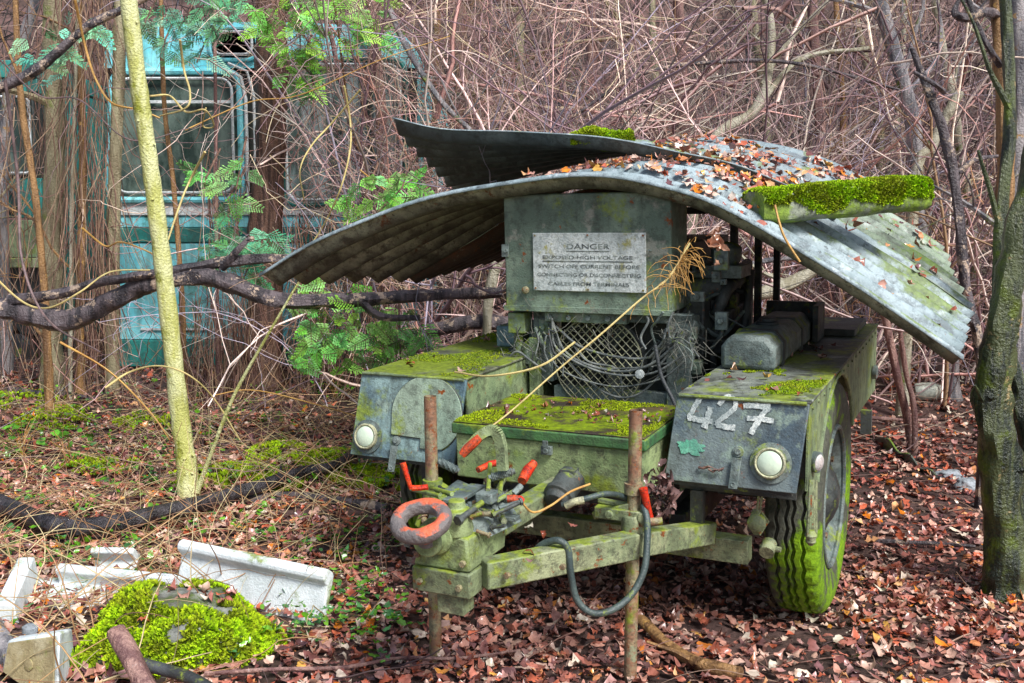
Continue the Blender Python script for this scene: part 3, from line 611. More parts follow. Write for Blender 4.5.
# fallen dark trunk across the left
tree('fallen_tree', 'dark fallen trunk with peeling bark crossing in front of the coach', [(-60, 305, 7.0, .07), (0, 308, 7.0, .072), (30, 314, 7.0, .085), (70, 320, 6.95, .075), (110, 302, 6.9, .065), (150, 284, 6.85, .062), (200, 276, 6.8, .06), (235, 285, 6.8, .06), (280, 300, 6.8, .055), (350, 300, 6.9, .05), (420, 296, 7.1, .045), (500, 292, 7.4, .04)], M['bk_dark'], cat='fallen tree', knots=6, jit=.3,
     branches=[[(10, 300, 6.98, .04), (60, 294, 6.9, .035), (100, 282, 6.85, .035), (140, 276, 6.8, .033), (190, 268, 6.8, .035), (225, 262, 6.8, .04), (280, 258, 6.8, .03), (330, 262, 6.9, .022)],
               [(222, 268, 6.8, .03), (238, 250, 6.75, .024), (248, 240, 6.75, .018), (254, 238, 6.75, .014)], [(360, 300, 6.9, .03), (380, 316, 6.9, .025), (420, 318, 6.9, .02)]])
tree('fallen_tree', 'second dark log lying low behind the left mudguard', [(430, 330, 7.7, .055), (480, 322, 7.7, .06), (540, 330, 7.8, .06)], M['bk_dark'], cat='fallen tree')
tree('twisted_branch', 'thick twisted pair of creepers reaching up left', [(-20, 96, 7.0, .035), (30, 74, 7.0, .035), (60, 50, 7.0, .03), (90, 25, 7.0, .028), (130, 6, 7.0, .025), (180, -20, 7.0, .02)], M['bk_dark'], cat='branch', trunk='limb', knots=5)
# ground branches
def ground_branch(name, label, pts, mat, r0, r1, cat='branch', n=10, lift=.02, jit=.2, nb=0):
    q = [gnd(a, b) for a, b in pts]; q = [Vector((v.x, v.y, v.z+lift)) for v in q]; s = spline([tuple(v) for v in q], 8); s = [Vector(a) for a in s]
    for v in s: v.z = gz(v.x, v.y)+lift
    rr = [r0+(r1-r0)*i/(len(s)-1) for i in range(len(s))]
    m = MB(); m.tube(s, rr, n, jit=jit)
    for _ in range(nb):
        i = R.randrange(len(s)); d = Vector((R.uniform(-1, 1), R.uniform(-.3, 1), .3)); m.tube([s[i], s[i]+d*.1, s[i]+d*.25+Vector((0, 0, -.02))], [rr[i]*.5, rr[i]*.2], 6)
    return tag(m.build(name, mat), label, cat)
ground_branch('fallen_branch', 'long black curved branch lying on the ground at left', [(-30, 510), (20, 530), (62, 545), (120, 540), (180, 525), (240, 508), (300, 488), (335, 480), (362, 460)], M['bk_black'], .058, .03, lift=.10, nb=2)
ground_branch('fallen_branch', 'broken orange brown stick in front of the trailer', [(640, 628), (668, 655), (700, 674), (740, 684)], M['bk_orange'], .022, .028, lift=.04, nb=1)
ground_branch('fallen_branch', 'thin red brown twig along the bottom of the picture', [(205, 684), (270, 680), (340, 678), (400, 668), (460, 668), (520, 660)], M['bk_red'], .009, .005, lift=.04)
ground_branch('fallen_branch', 'dark forked branch on the leaves at far left', [(10, 396), (45, 402), (75, 414), (92, 420)], M['bk_dark'], .04, .02, lift=.03, nb=4)
ground_branch('fallen_branch', 'dark thin branch lying right of the trailer wheel', [(868, 545), (920, 548), (975, 552)], M['bk_dark'], .014, .008, lift=.03)
ground_branch('fallen_branch', 'reddish thin branch behind the trailer wheel', [(862, 432), (905, 430), (936, 428)], M['bk_red'], .016, .012, lift=.05)
ground_branch('fallen_branch', 'rotten black log behind the moss patches', [(225, 505), (290, 500), (350, 506), (388, 512)], M['bk_dark'], .035, .03, lift=.02)
for pts, r, mt, lb in (([(116, 632, 3.42), (128, 652, 3.36), (148, 692, 3.25)], .036, 'bk_red', 'thick smooth reddish brown log stub by the mossy boulder'),
                       ([(-14, 620, 3.75), (6, 650, 3.65), (26, 690, 3.55)], .042, 'bk_grey', 'mottled grey log at the lower left corner')):
    s = [tuple(at(*p)) for p in pts]; m = MB(); m.tube([Vector(a) for a in spline(s, 6)], r, 14, jit=.15); tag(m.build('log', M[mt]), lb, 'log')
s = [tuple(at(*p)) for p in ((142, 664, 3.36), (165, 670, 3.34), (190, 678, 3.3), (215, 692, 3.25))]
tag(MB().tube([Vector(a) for a in spline(s, 6)], .022, 14).build('rubber_hose', M['rubber']), 'black rubber hose end beside the mossy boulder', 'hose')
# brown tangle around the sapling: climbing vines
VN = [([(-20, 262), (20, 300), (48, 308), (80, 292), (110, 272), (150, 270)], 6.6, .008, 'vinepale', 'pale yellow vine looping low over the fallen trunk'),
 ([(75, 0), (86, 50), (96, 80), (112, 103), (140, 110), (160, 118)], 6.4, .009, 'vineor', 'orange vine curving down to the sapling'),
 ([(150, 96), (170, 96), (186, 112), (205, 110), (214, 126), (203, 126), (206, 108)], 6.4, .007, 'vinepale', 'pale vine curled beside the sapling'),
 ([(180, 40), (184, 70), (190, 92), (186, 108), (160, 116)], 6.4, .008, 'vinepale', 'pale vine hanging before the coach window'),
 ([(205, 152), (190, 180), (178, 210), (168, 240)], 6.4, .009, 'vinepale', 'straight pale vine forking off before the coach'),
 ([(344, 86), (350, 120), (350, 150), (340, 190), (322, 228), (300, 260)], 7.2, .008, 'vinepale', 'long pale vine hanging before the milky window'),
 ([(360, 90), (330, 125), (312, 145), (300, 170), (304, 200)], 7.0, .007, 'vinepale', 'crooked pale vine right of the conifer trunk'),
 ([(82, 228), (105, 246), (120, 242), (140, 248), (165, 260)], 6.5, .007, 'vineor', 'short orange vine crossing the lower coach panel'),
 ([(0, 60), (40, 96), (80, 100), (130, 140), (190, 128)], 6.8, .006, 'vinedk', 'dark vine sagging between the left trunks'),
 ([(5, 80), (18, 180), (22, 260), (48, 320), (100, 352)], 6.6, .010, 'vinedk', 'dark curved vine dropping over the fallen trunk'),
 ([(290, 60), (330, 110), (380, 150), (430, 185), (470, 180)], 7.2, .006, 'vinedk', 'dark thin vine slanting right of the conifer'),
 ([(185, 130), (250, 102), (300, 95), (380, 60), (450, 36)], 7.0, .005, 'vineor', 'thin orange vine arching toward the thicket'),
 ([(60, 342), (110, 372), (150, 412), (170, 440)], 6.2, .007, 'vineor', 'orange bramble stem bending over the leaves'),
 ([(105, 388), (130, 372), (160, 366), (190, 376), (215, 400), (240, 440)], 6.0, .007, 'vinepale', 'arched pale bramble stem by the sapling foot'),
 ([(360, 170), (400, 200), (470, 240), (520, 262)], 7.9, .006, 'vineor', 'orange twig under the upturned sheet'),
 ([(405, 430), (300, 400), (250, 390), (215, 395)], 6.3, .005, 'vineor', 'low orange bramble left of the mudguard')]
for pts, Yd, r, mt, lb in VN:
    s = [Vector(a) for a in spline([tuple(at(a, b, Yd+.12*sin(i*1.7))) for i, (a, b) in enumerate(pts)], 8)]
    tag(MB().tube(s, [r, r*.6], 7, jit=.2).build('vine', M[mt]), lb, 'vine')
# ------------------------------------------------------------------ evergreen sprays
def spray(name, label, centers, Yd, n, sc=1.0, col=(.12, .30, .10)):
    """flat scaly sprays of a thuja: twig + rows of little leaflets"""
    base = at(centers[0][0], centers[0][1], Yd); root = empty(name, base); tag(root, label, 'evergreen branch')
    V = []; T = []; C = []; tw = MB()
    for (px, py, rp) in centers:
        for _ in range(int(n*rp/30*1.35)):
            a = R.random()*2*pi; q = rp*sqrt(R.random()); p = at(px+cos(a)*q, py+sin(a)*q, Yd+R.uniform(-.35, .35))-base
            d = Vector((R.gauss(0, .8), R.gauss(-.25, .5), R.gauss(-.35, .45))).normalized(); side = d.cross(Vector((R.gauss(0, .3), -1, R.gauss(.5, .3)))).normalized(); nn = d.cross(side)
            L = R.uniform(.10, .22)*sc; cc = np.array(col)*R.uniform(.8, 2.3)*np.array([R.uniform(.8, 1.5), 1, R.uniform(.7, 1.3)])
            K = 10
            for k in range(K):
                for s_ in (-1, 1):
                    o = p+d*L*k/K; l2 = L*.34*(1-k/K*.75); e = o+(d*.75+side*s_)*l2+nn*R.gauss(0, .01)
                    w = (d-side*s_*.4)*.0065*sc
                    for j in range(3):
                        f0 = j/3; o2 = o+(e-o)*f0; e2 = o+(e-o)*(f0+.42)
                        b0 = len(V); V += [tuple(o2), tuple(o2+(e2-o2)*.5+w), tuple(e2), tuple(o2+(e2-o2)*.5-w)]; T.append((b0, b0+1, b0+2, b0+3)); C += [cc*(.7+.5*f0)]*4
            tw.tube([p, p+d*L], [.003, .001], 4)
        c0 = at(px, py, Yd)-base
        tw.tube([c0+Vector((R.uniform(-.1, .1), .2, .25)), c0, c0+Vector((R.uniform(-.2, .2), -.2, -.2))], [.01, .004], 6)
    np_mesh('foliage', V, T, M['foliage'], np.array(C), root)
    tw.build('twig', M['bk_brown'], root)
spray('evergreen_branch', 'green evergreen spray hanging over the coach roof at upper left', [(190, 10, 32), (165, 40, 22), (205, 42, 18), (150, 12, 20), (230, 12, 20)], 8.3, 16, col=(.10, .27, .16))
spray('evergreen_branch', 'bright green evergreen spray beside the top of the conifer trunk', [(300, 30, 30), (330, 15, 32), (300, 62, 22), (312, 80, 14), (370, 20, 28), (268, 22, 18)], 8.3, 16, col=(.15, .36, .08))
spray('evergreen_branch', 'light green spray above the left slope of the roof', [(365, 195, 24), (402, 188, 22), (392, 210, 16)], 7.6, 16, col=(.14, .36, .10))
spray('evergreen_branch', 'hanging light green sprays below the left roof sheet', [(318, 300, 30), (322, 335, 28), (350, 345, 26), (390, 350, 24), (400, 330, 24), (372, 312, 22), (312, 352, 18)], 7.2, 14, col=(.14, .34, .09))
spray('evergreen_branch', 'green sprays at the foot of the conifer trunk', [(230, 240, 26), (250, 262, 26), (215, 262, 18), (262, 245, 22)], 8.0, 14, col=(.09, .28, .14))
spray('evergreen_branch', 'small green spray before the coach window', [(205, 180, 14), (228, 200, 16), (240, 168, 12)], 7.6, 12, col=(.13, .32, .12))
spray('evergreen_branch', 'sparse blue green spray in the upper left corner', [(40, 45, 16), (60, 60, 14), (95, 20, 14), (70, 30, 12)], 8.0, 10, col=(.12, .32, .2))
for i, (px, py, sz, lb) in enumerate(((22, 460, 26, 'low leafy bramble plant at the left edge'), (70, 468, 20, 'leafy seedling near the black branch'), (335, 400, 22, 'ferny green plant left of the mudguard'))):
    c = gnd(px, py); n = 40; p = np.array([(c.x+R.gauss(0, .09), c.y+R.gauss(0, .09), c.z+R.uniform(.03, .28)) for _ in range(n)])
    root = empty('seedling', c); tag(root, lb, 'plant')
    cc = np.array([(.14, .34, .07)]*n)*rng.uniform(.6, 1.4, (n, 1))
    leaf_cloud(p-np.array(c), .6, rng.uniform(.04, .085, n), cc, 'foliage', None, parent=root, kind=None, curl=.4)
    m = MB()
    for q in p[:16]: m.tube([(0, 0, 0), ((q[0]-c.x)*.4, (q[1]-c.y)*.4, (q[2]-c.z)*.7), (q[0]-c.x, q[1]-c.y, q[2]-c.z)], [.003, .0015], 5)
    m.build('stem', M['vineor'], root)
# ================================================================== COACH behind the trees
def rounded(x0, x1, z0, z1, r, y, n=5, slx=0.0):
    """rounded rect outline in the XZ plane; slx shears the left side (x offset at the bottom)"""
    out = []
    for cx, cz, a0 in ((x1-r, z1-r, 0), (x0+r, z1-r, pi/2), (x0+r, z0+r, pi), (x1-r, z0+r, 1.5*pi)):
        for k in range(n+1):
            a = a0+pi/2*k/n; X = cx+r*cos(a); Zc = cz+r*sin(a)
            f = (x1-X)/(x1-x0); X += slx*f*(1-(Zc-z0)/(z1-z0)); out.append(Vector((X, y, Zc)))
    return out
def framed_window(parent, name, x0, x1, z0, z1, r, y, slx, glass, frame_m, w=.05):
    o = rounded(x0, x1, z0, z1, r, y, 5, slx); cx = (x0+x1)/2; cz = (z0+z1)/2
    i = [Vector((cx+(p.x-cx)*(1-w*2/(x1-x0)), p.y-.03, cz+(p.z-cz)*(1-w*2/(z1-z0)))) for p in o]
    f = MB(); f.tube(o+[o[0]], w*.5, 8, cap=False); wn = f.build(name, frame_m, parent)
    c = MB(); c.tube(i+[i[0]], .014, 6, cap=False); c.build('chrome_trim', M['chrome'], wn)
    MB().prism([p+Vector((0, .02, 0)) for p in o], (0, .01, 0)).build('pane', glass, wn, smooth=False)
    return wn
CY = 10.0
def cx_(px): return (px-512)/F*CY*1.0
def cz_(py): return at(512, py, CY).z
bus = empty('old_coach', (0, CY, 0)); tag(bus, 'abandoned pale blue and teal coach with rounded windows behind the trees', 'bus')
x0, x1 = cx_(113), cx_(418)
def cx(px): return cx_(px)
zb, zt = .33, cz_(22)
# body shell with layered bands (front face at local y=0)
def band(name, za, zb_, mat, y=0.0, d=.06):
    MB().box((x0, y, za), (x1, y+d, zb_)).build(name, mat, bus, bevel=.01)
band('lower_skirt', zb, cz_(340), M['busteal'], -.02)
band('blue_panel', cz_(340)+.003, cz_(243), M['busblue'])
band('teal_stripe', cz_(243)+.003, cz_(228), M['busteal'], -.012)
band('waist_panel', cz_(228)+.003, cz_(216), M['busblue'], 0)
band('chrome_moulding', cz_(216)+.003, cz_(202), M['chrome'], -.02)
MB().box((x0-.0, 0.08, cz_(202)), (x1, .12, cz_(68))).build('window_backing', M['darkin'], bus)
# side walls and roof shell going back
s = MB(); s.box((x0, .13, zb), (x0+.05, 5.2, cz_(68))); s.box((x1-.05, .13, zb), (x1, 5.2, cz_(68))); s.box((x0, 5.15, zb), (x1, 5.2, cz_(68)))
s.build('side_wall', M['busblue'], bus)
prof = [(x0, cz_(68)), (x0+.05, cz_(45)), (x0+.35, cz_(28)), ((x0+x1)/2, zt), (x1-.35, cz_(28)), (x1-.05, cz_(45)), (x1, cz_(68))]
ps = spline(prof, 5)
m = MB(); n = len(ps)
rows = [(0, 1.0, 0), (.25, 1, .04), (2.5, 1, .1), (5.2, 1, .02)]
vs = [Vector((p[0], 0.02, p[1])) for p in ps]
allv = []
for yy, k, dz in rows: allv += [(p[0], yy, p[1]+dz*(1 if cz_(68) < p[1]-.02 else 0)) for p in ps]
m.add(allv, [(j*n+i, j*n+i+1, (j+1)*n+i+1, (j+1)*n+i) for j in range(len(rows)-1) for i in range(n-1)]+[tuple(range(n))])
m.build('roof', M['busblue'], bus)
framed_window(bus, 'windscreen', cx(122), cx(246), cz_(200), cz_(72), .13, -.03, -.08, M['glass'], M['busblue'], .07)
MB().box((cx(150), -.06, cz_(104)), (cx(238), -.045, cz_(101))).build('chrome_bar', M['chrome'], bus)
framed_window(bus, 'windscreen', cx(286), cx(408), cz_(205), cz_(60), .13, -.03, 0, M['reflecting'], M['busteal'], .05)
framed_window(bus, 'roof_window', cx(218), cx(264), cz_(60), cz_(28), .1, -.02, 0, M['glass'], M['busblue'], .045)
MB().tube([Vector((cx(a), -.05, cz_(b))) for a, b in ((252, 200), (252, 100), (248, 78), (232, 70))], .018, 8).build('rain_gutter', M['chrome'], bus)
MB().tube([Vector((cx(a), -.05, cz_(b))) for a, b in ((260, 204), (260, 96), (254, 72), (236, 64))], .014, 8).build('rain_gutter', M['chrome'], bus)
for a in (140, 290): MB().box((cx(a), -.025, cz_(330)), (cx(a)+.9, -.004, cz_(328))).build('trim_strip', M['chrome'], bus)
for a in (x0+.35, x1-.35):
    wh = MB(); wh.lathe((a-.12, 1.2, .66), (1, 0, 0), [(0, .2), (0, .42), (.04, .46), (.2, .46), (.24, .42), (.24, .2)], 28); wh.build('wheel', M['tyre'], bus)
# second vehicle at the far left
lor = empty('old_lorry', (0, 10.6, 0)); tag(lor, 'dark teal vehicle with wide window half hidden at far left', 'lorry')
def lx_(px): return (px-512)/F*10.6
def lz_(py): return at(512, py, 10.6).z
a0, a1 = lx_(-240), lx_(46)
for nm, pa, pb, mt, yy in (('roof', 78, 60, 'busteal', 0), ('upper_panel', 92, 78, 'busteal', .02), ('waist_panel', 218, 178, 'busteal', 0), ('lower_panel', 258, 220, 'green', .01), ('drip_rail', 268, 258, 'chassis', -.05), ('skirt', 336, 268, 'darkin', .1)):
    MB().box((a0, yy, lz_(pa)+.003), (a1, yy+(.06 if nm != 'roof' else 4), lz_(pb))).build(nm, M[mt], lor, bevel=.01)
for k in range(3):
    w0 = lx_(-235+k*94); framed_window(lor, 'window', w0, w0+.94, lz_(176), lz_(94), .06, .0, 0, M['glass'], M['seal'], .03)
MB().box((a0, .1, lz_(178)), (a1, .14, lz_(92))).build('window_backing', M['darkin'], lor)
MB().box((a1-.06, .15, .5), (a1, 4, lz_(80))).build('side_wall', M['busteal'], lor)
for a in (lx_(20), lx_(-180)):
    MB().lathe((a-.4, .35, .42), (0, -1, 0), [(0, .15), (0, .38), (.05, .44), (.2, .44), (.25, .38), (.25, .15)], 28).build('wheel', M['rubber'], lor)
m = MB(); m.ring((lx_(12), -.05, lz_(200)), (0, 1, 0), .12, .03, 24, 8); m.build('spare_hub', M['seal'], lor)

# ================================================================== TRAILER
YAW = radians(-25.9); PI_ = radians(3)
ax = Vector((cos(YAW), sin(YAW), 0)); ay = Vector((-sin(YAW)*cos(PI_), cos(YAW)*cos(PI_), sin(PI_))); az = ax.cross(ay)
TM = Matrix(((ax.x, ay.x, az.x, .24), (ax.y, ay.y, az.y, 4.20), (ax.z, ay.z, az.z, 0), (0, 0, 0, 1)))
TI = TM.inverted()
tr = empty('generator_trailer', mat=TM); tag(tr, 'derelict mossy green two wheeled generator trailer numbered 427', 'trailer')
def loc(px, py, Yw): return TI @ at(px, py, Yw)
def ly(px, py, v):                 # trailer coordinates of the sight line at depth v of the trailer
    o = TI @ Vector((0, 0, CZ)); d = TI.to_3x3() @ ray(px, py); return o+d*((v-o.y)/d.y)
def lx(px, py, v):
    o = TI @ Vector((0, 0, CZ)); d = TI.to_3x3() @ ray(px, py); return o+d*((v-o.x)/d.x)

def mudguard(sx):
    xi, xo = (.5, 1.0) if sx > 0 else (-.47, -1.0)
    m = MB()
    T = 1.008
    m.box((min(xi, xo)-.008, -.004, T-.012), (max(xi, xo)+.008, 2.3, T))
    root = m.build('mudguard', M['topgrey'] if sx > 0 else M['topgreen'], tr, bevel=.004)
    # outer side with wheel arch
    def side(x, w):
        c = Vector((0, .68, .43)); poly = [(x, 0.012, .985), (x, 2.29, .985), (x, 2.29, .62), (x, 1.36, .64)]
        r = .575
        a0 = math.asin((.64-.42)/r)
        for k in range(15):
            a = a0+(pi-2*a0)*k/14; poly.append((x, .76+r*cos(a), .42+r*sin(a)*.97))
        poly += [(x, .10, .655), (x, .0, .66)]
        return MB().prism(poly, (w, 0, 0))
    s = side(xo-(.008 if sx > 0 else -.0), .008)
    # arch lip
    pts = [(xo, .76+.575*cos(a), .42+.558*sin(a)) for a in [math.asin(.22/.575)+(pi-2*math.asin(.22/.575))*k/16 for k in range(17)]]
    MB().tube(pts, .010, 6).build('arch_lip', M['green'], root)
    b = MB(); b.box((xi, .012, .60), (xi+.008*sx, 2.29, .995)); b.build('inner_panel', M['green'], root)
    b = MB(); b.box((min(xi, xo)+.01, 2.27, .6), (max(xi, xo)-.01, 2.285, .994)); b.build('rear_panel', M['green'], root)
    # inner wheel well (dark)
    b = MB(); b.box((min(xi, xo)+.01, .035, .70), (max(xi, xo)-.012, .04, .98)); b.build('well_panel', M['dark'], root)
    # rivets
    rv = s
    for k in range(16):
        rv.cyl((xo+(.0 if sx > 0 else 0), .08+k*.14, .968), (xo+sx*.006, .08+k*.14, .968), .007, 8)
    s.build('side_panel', M['green'], root)
    # sloping front panel
    zt_, zb_ = 1.0, .672 if sx > 0 else .63
    x0_, x1_ = (.492, 1.004) if sx > 0 else (-1.012, -.462)
    sk = -.03
    y0, y1 = -.006, -.088
    p = [(x0_+sk, y1, zb_), (x1_+sk, y1, zb_), (x1_+sk+.0, y1+.018, zb_), (x0_+sk, y1+.018, zb_), (x0_, y0, zt_), (x1_, y0, zt_), (x1_, y0+.018, zt_), (x0_, y0+.018, zt_)]
    fp = MB().hexa(p).build('front_panel', M['panelR'] if sx > 0 else M['panelL'], tr, bevel=.004)
    MB().tube([(x0_+.01, y0-.004, zt_+.002), (x1_-.01, y0-.004, zt_+.002)], .008, 8).build('hinge', M['green'], fp)
    # lip below
    MB().box((x0_+sk+.02, y1+.03, zb_-.022), (x1_+sk-.02, y1+.05, zb_-.002)).build('bottom_flange', M['dark'], fp)
    return fp, (y0, y1, zt_, zb_, sk)
fpR, gR = mudguard(1); fpL, gL = mudguard(-1)
def onpanel(x, z, g, out=.003):
    y0, y1, zt_, zb_, sk = g; f = (zt_-z)/(zt_-zb_)
    return Vector((x+0*f, y0+(y1-y0)*f-out, z))
pn = Vector((0, -.33, -.08)).normalized(); pn = Vector((0, -.97, -.245)); pn.normalize()
pn = Vector((0, -1, .25)).normalized()
def headlight(px, py, g, x=None):
    v = ly(px, py, -.06); c = onpanel(v.x, v.z, g, 0)
    m = MB(); m.lathe(c, pn, [(0, .078), (.008, .078), (.01, .064), (.0105, .03)], 32)
    h = m.build('headlight', M['mid'], tr)
    MB().lathe(c, pn, [(.008, .059), (.026, .059), (.03, .054), (.027, .049), (.012, .049)], 32).build('rim', M['rim'], h)
    MB().lathe(c, pn, [(.012, .05), (.026, .046), (.033, .034), (.036, .018), (.037, .001)], 28).build('lens', M['lens'], h)
    m = MB()
    for k in range(6): a = k*pi/3+.3; q = c+Vector((cos(a)*.07, 0, sin(a)*.07)); m.cyl(q+pn*.008, q+pn*.013, .005, 6)
    m.build('screw_ring', M['mid'], h)
headlight(771, 463, gR); headlight(369, 436, gL)
# embossed disc plate on the left panel
v = ly(426, 415, -.05); c = onpanel(v.x, v.z, gL, 0)
m = MB()
pts = []
for k in range(41):
    a = radians(-60)+radians(250)*k/40; pts.append(Vector((c.x+.18*cos(a), 0, c.z+.168*sin(a))))
pts += [Vector((c.x-.175, 0, c.z-.10)), Vector((c.x-.02, 0, c.z-.105)), Vector((c.x-.02, 0, c.z-.15))]
pts = [onpanel(p.x, max(.64, p.z), gL, .002) for p in pts]
m.prism(pts, pn*.008); disc = m.build('round_cover', M['discL'], fpL, bevel=.002)
MB().tube(pts, .004, 6).build('weld_seam', M['dark'], fpL)
# toggle fasteners and tongues
for px, py, g in ((738, 452, gR), (398, 440, gL)):
    v = ly(px, py, -.06); c = onpanel(v.x, v.z, g, 0)
    m = MB(); m.lathe(c, pn, [(0, .022), (.006, .022), (.007, .012), (.014, .012)], 20); w0 = [onpanel(c.x+dx, c.z-dz, g, .014) for dx, dz in ((-.018, .02), (.018, .02), (.008, .135), (-.026, .135))]; m.prism(w0, pn*.006); m.ring(onpanel(c.x-.008, c.z-.118, g, .021), pn, .008, .0025, 12, 5)
    m.build('latch', M['mid'], tr, bevel=.001)
v = ly(713, 467, -.06); c = onpanel(v.x, v.z, gR, .01)
m = MB(); 
for k in range(5): m.tube([c+Vector((-.05+.02*k, -.004*k, .002*sin(k*3))), c+Vector((-.03+.02*k, -.01, .012*sin(k*2.1))), c+Vector((.0+.01*k, -.006, .008*cos(k)))], [.006, .002], 5)
tag(m.build('withered_leaf', M['deadleaf']), 'curled withered leaf stuck on the numbered panel', 'leaf').matrix_world = TM
# painted 427
def stroke(m, pts, w, g, out=.0045):
    s = spline(pts, 5); L = []; Rr = []
    for i, p in enumerate(s):
        q = s[min(i+1, len(s)-1)]; o = s[max(i-1, 0)]; t = Vector((q[0]-o[0], 0, q[1]-o[1])).normalized(); nn = Vector((-t.z, 0, t.x))
        wa = w*(1+R.uniform(-.22, .22)); wb = w*(1+R.uniform(-.22, .22))
        L.append(onpanel(p[0]+nn.x*wa, p[1]+nn.z*wa, g, out)); Rr.append(onpanel(p[0]-nn.x*wb, p[1]-nn.z*wb, g, out))
    n = len(s); m.add(L+Rr, [(i, i+1, n+i+1, n+i) for i in range(n-1)])
def pp(px, py): v = ly(px, py, -.04); return (v.x, v.z)
m = MB(); w = .0105
stroke(m, [pp(699, 398), pp(693, 408), pp(689, 417), pp(690, 420)], w, gR); stroke(m, [pp(688, 418), pp(698, 420), pp(712, 422)], w, gR, .0047); stroke(m, [pp(709, 408), pp(707, 418), pp(704, 428)], w*1.1, gR, .0049)
d4 = m.build('painted_number', M['white'], fpR, smooth=False)
m = MB(); stroke(m, [pp(717, 406), pp(723, 399), pp(732, 400), pp(734, 407), pp(727, 415), pp(718, 422), pp(716, 426)], w*.9, gR); stroke(m, [pp(716, 425), pp(726, 427), pp(735, 428)], w, gR, .0047); m.build('painted_number', M['white'], fpR, smooth=False)
m = MB(); stroke(m, [pp(742, 407), pp(752, 407), pp(769, 408)], w, gR); stroke(m, [pp(768, 408), pp(762, 415), pp(755, 426), pp(751, 434)], w, gR, .0047); stroke(m, [pp(746, 419), pp(757, 419), pp(773, 422)], w*.9, gR, .0049); m.build('painted_number', M['white'], fpR, smooth=False)
m = MB(); c0 = pp(692, 446); nP = 26; poly = []
for k in range(nP):
    a = 2*pi*k/nP; r_ = .034+.022*noise.noise(Vector((cos(a)*2, sin(a)*2, 3)))+R.uniform(-.006, .006); poly.append(onpanel(c0[0]+cos(a)*r_*1.5, c0[1]+sin(a)*r_*.75, gR, .0042))
m.add(poly, [tuple(range(nP))]); m.build('paint_splash', M['splash'], fpR, smooth=False)

# wheels
def wheel(sx):
    cx_0 = .895*sx; c = Vector((cx_0, .76, .42)); RAD = .53; w = .10
    NA = 216; prof = []
    # tread columns: alternate rib/groove with zigzag
    cols = [(-1.0, 0, 0), (-.86, 0, 1), (-.62, 0, 1), (-.56, 1, 1), (-.50, 1, 1), (-.44, 0, 1), (-.22, 0, 1), (-.16, 1, 1), (-.10, 1, 1), (-.04, 0, 1), (.04, 0, 1), (.10, 1, 1), (.16, 1, 1), (.22, 0, 1), (.44, 0, 1), (.50, 1, 1), (.56, 1, 1), (.62, 0, 1), (.86, 0, 1), (1.0, 0, 0)]
    V = []; 
    for i in range(NA):
        a = 2*pi*i/NA; z_ = (abs((i % 6)-3)-1.5)/1.5*.055
        row = []
        side = [(1.0, .62), (1.10, .70), (1.16, .80), (1.12, .90)]
        row += [(-x, r*RAD-.0, 0) for x, r in side]
        for k, (x, g, zz) in enumerate(cols):
            r = RAD*(.955 if not zz else 1.0-.02*x*x)-(.022 if g else 0)
            if abs(x) == .86 and (i % 6) in (0, 1): r -= .012
            xx = x+(z_ if zz and abs(x) < .7 else 0)
            row.append((xx, r, 0))
        row += [(x, r*RAD, 0) for x, r in reversed(side)]
        for x, r, _ in row: V.append((c.x+x*w, c.y+r*cos(a), c.z+r*sin(a)))
    K = len(row); Fs = [(i*K+k, i*K+k+1, ((i+1) % NA)*K+k+1, ((i+1) % NA)*K+k) for i in range(NA) for k in range(K-1)]
    root = MB().lathe(c, (1, 0, 0), [(-.1, .04), (-.1, .10), (-.06, .14), (-.02, .16), (.03*sx, .24), (.03*sx+.01, .24), (.06*sx+.02, .13), (.10*sx, .10), (.12*sx, .05)] if sx > 0 else [(-.12, .05), (-.10, .10), (-.05, .13), (-.03, .24), (-.02, .24), (.02, .16), (.06, .14), (.1, .10), (.1, .04)], 32).build('wheel', M['dark'], tr)
    t_ = MB(); t_.add(V, Fs); t_.build('tyre', M['tyre'], root)
    r_ = MB(); r_.tube([c+Vector((w*.98*sx, .315*cos(2*pi*k/48), .315*sin(2*pi*k/48))) for k in range(49)], .012, 8, cap=False)
    r_.lathe(c, (1, 0, 0), [(-w*.9, .312), (-w*.5, .26), (w*.5, .26), (w*.9, .312), (w*.88, .305), (w*.45, .25), (-w*.45, .25), (-w*.88, .305)], 48)
    r_.build('rim', M['mid'], root)
    for k in range(8): a = k*pi/4; MB().cyl(c+Vector((.03*sx, .19*cos(a), .19*sin(a))), c+Vector((.075*sx, .19*cos(a), .19*sin(a))), .014, 6).build('wheel_nut', M['rustpipe'], root)
wheel(1); wheel(-1)
# chassis
MB().box((-.76, .08, .30), (.76, .16, .40)).build('cross_member', M['chassis'], tr, bevel=.004); MB().box((-.7, 2.1, .34), (.7, 2.18, .44)).build('cross_member', M['chassis'], tr, bevel=.004)
for s_ in (-1, 1): MB().box((s_*.44-.035, .162, .33), (s_*.44+.035, 2.098, .45)).build('frame_rail', M['dark'], tr, bevel=.004)
MB().cyl((-.82, .76, .42), (.82, .76, .42), .045, 14).build('axle', M['dark'], tr)
for s_ in (-1, 1):
    m = MB()
    for k in range(5): L = .42-.06*k; m.box((s_*.6-.03, .76-L, .50-.012*k+.004), (s_*.6+.03, .76+L, .51-.012*k))
    m.build('leaf_spring', M['dark'], tr)
m = MB(); m.box((-.46, .10, .62), (.46, 2.2, .66)); m.build('deck', M['dark'], tr)
m = MB(); m.box((-.42, .14, .46), (.42, .5, .60)); m.box((-.3, .5, .46), (.3, 2.0, .61)); m.build('battery_tray', M['dark'], tr, bevel=.005)
for s_ in (-.7, .55): MB().box((s_, -.02, .42), (s_+.05, .02, .62)).build('bracket', M['dark'], tr)
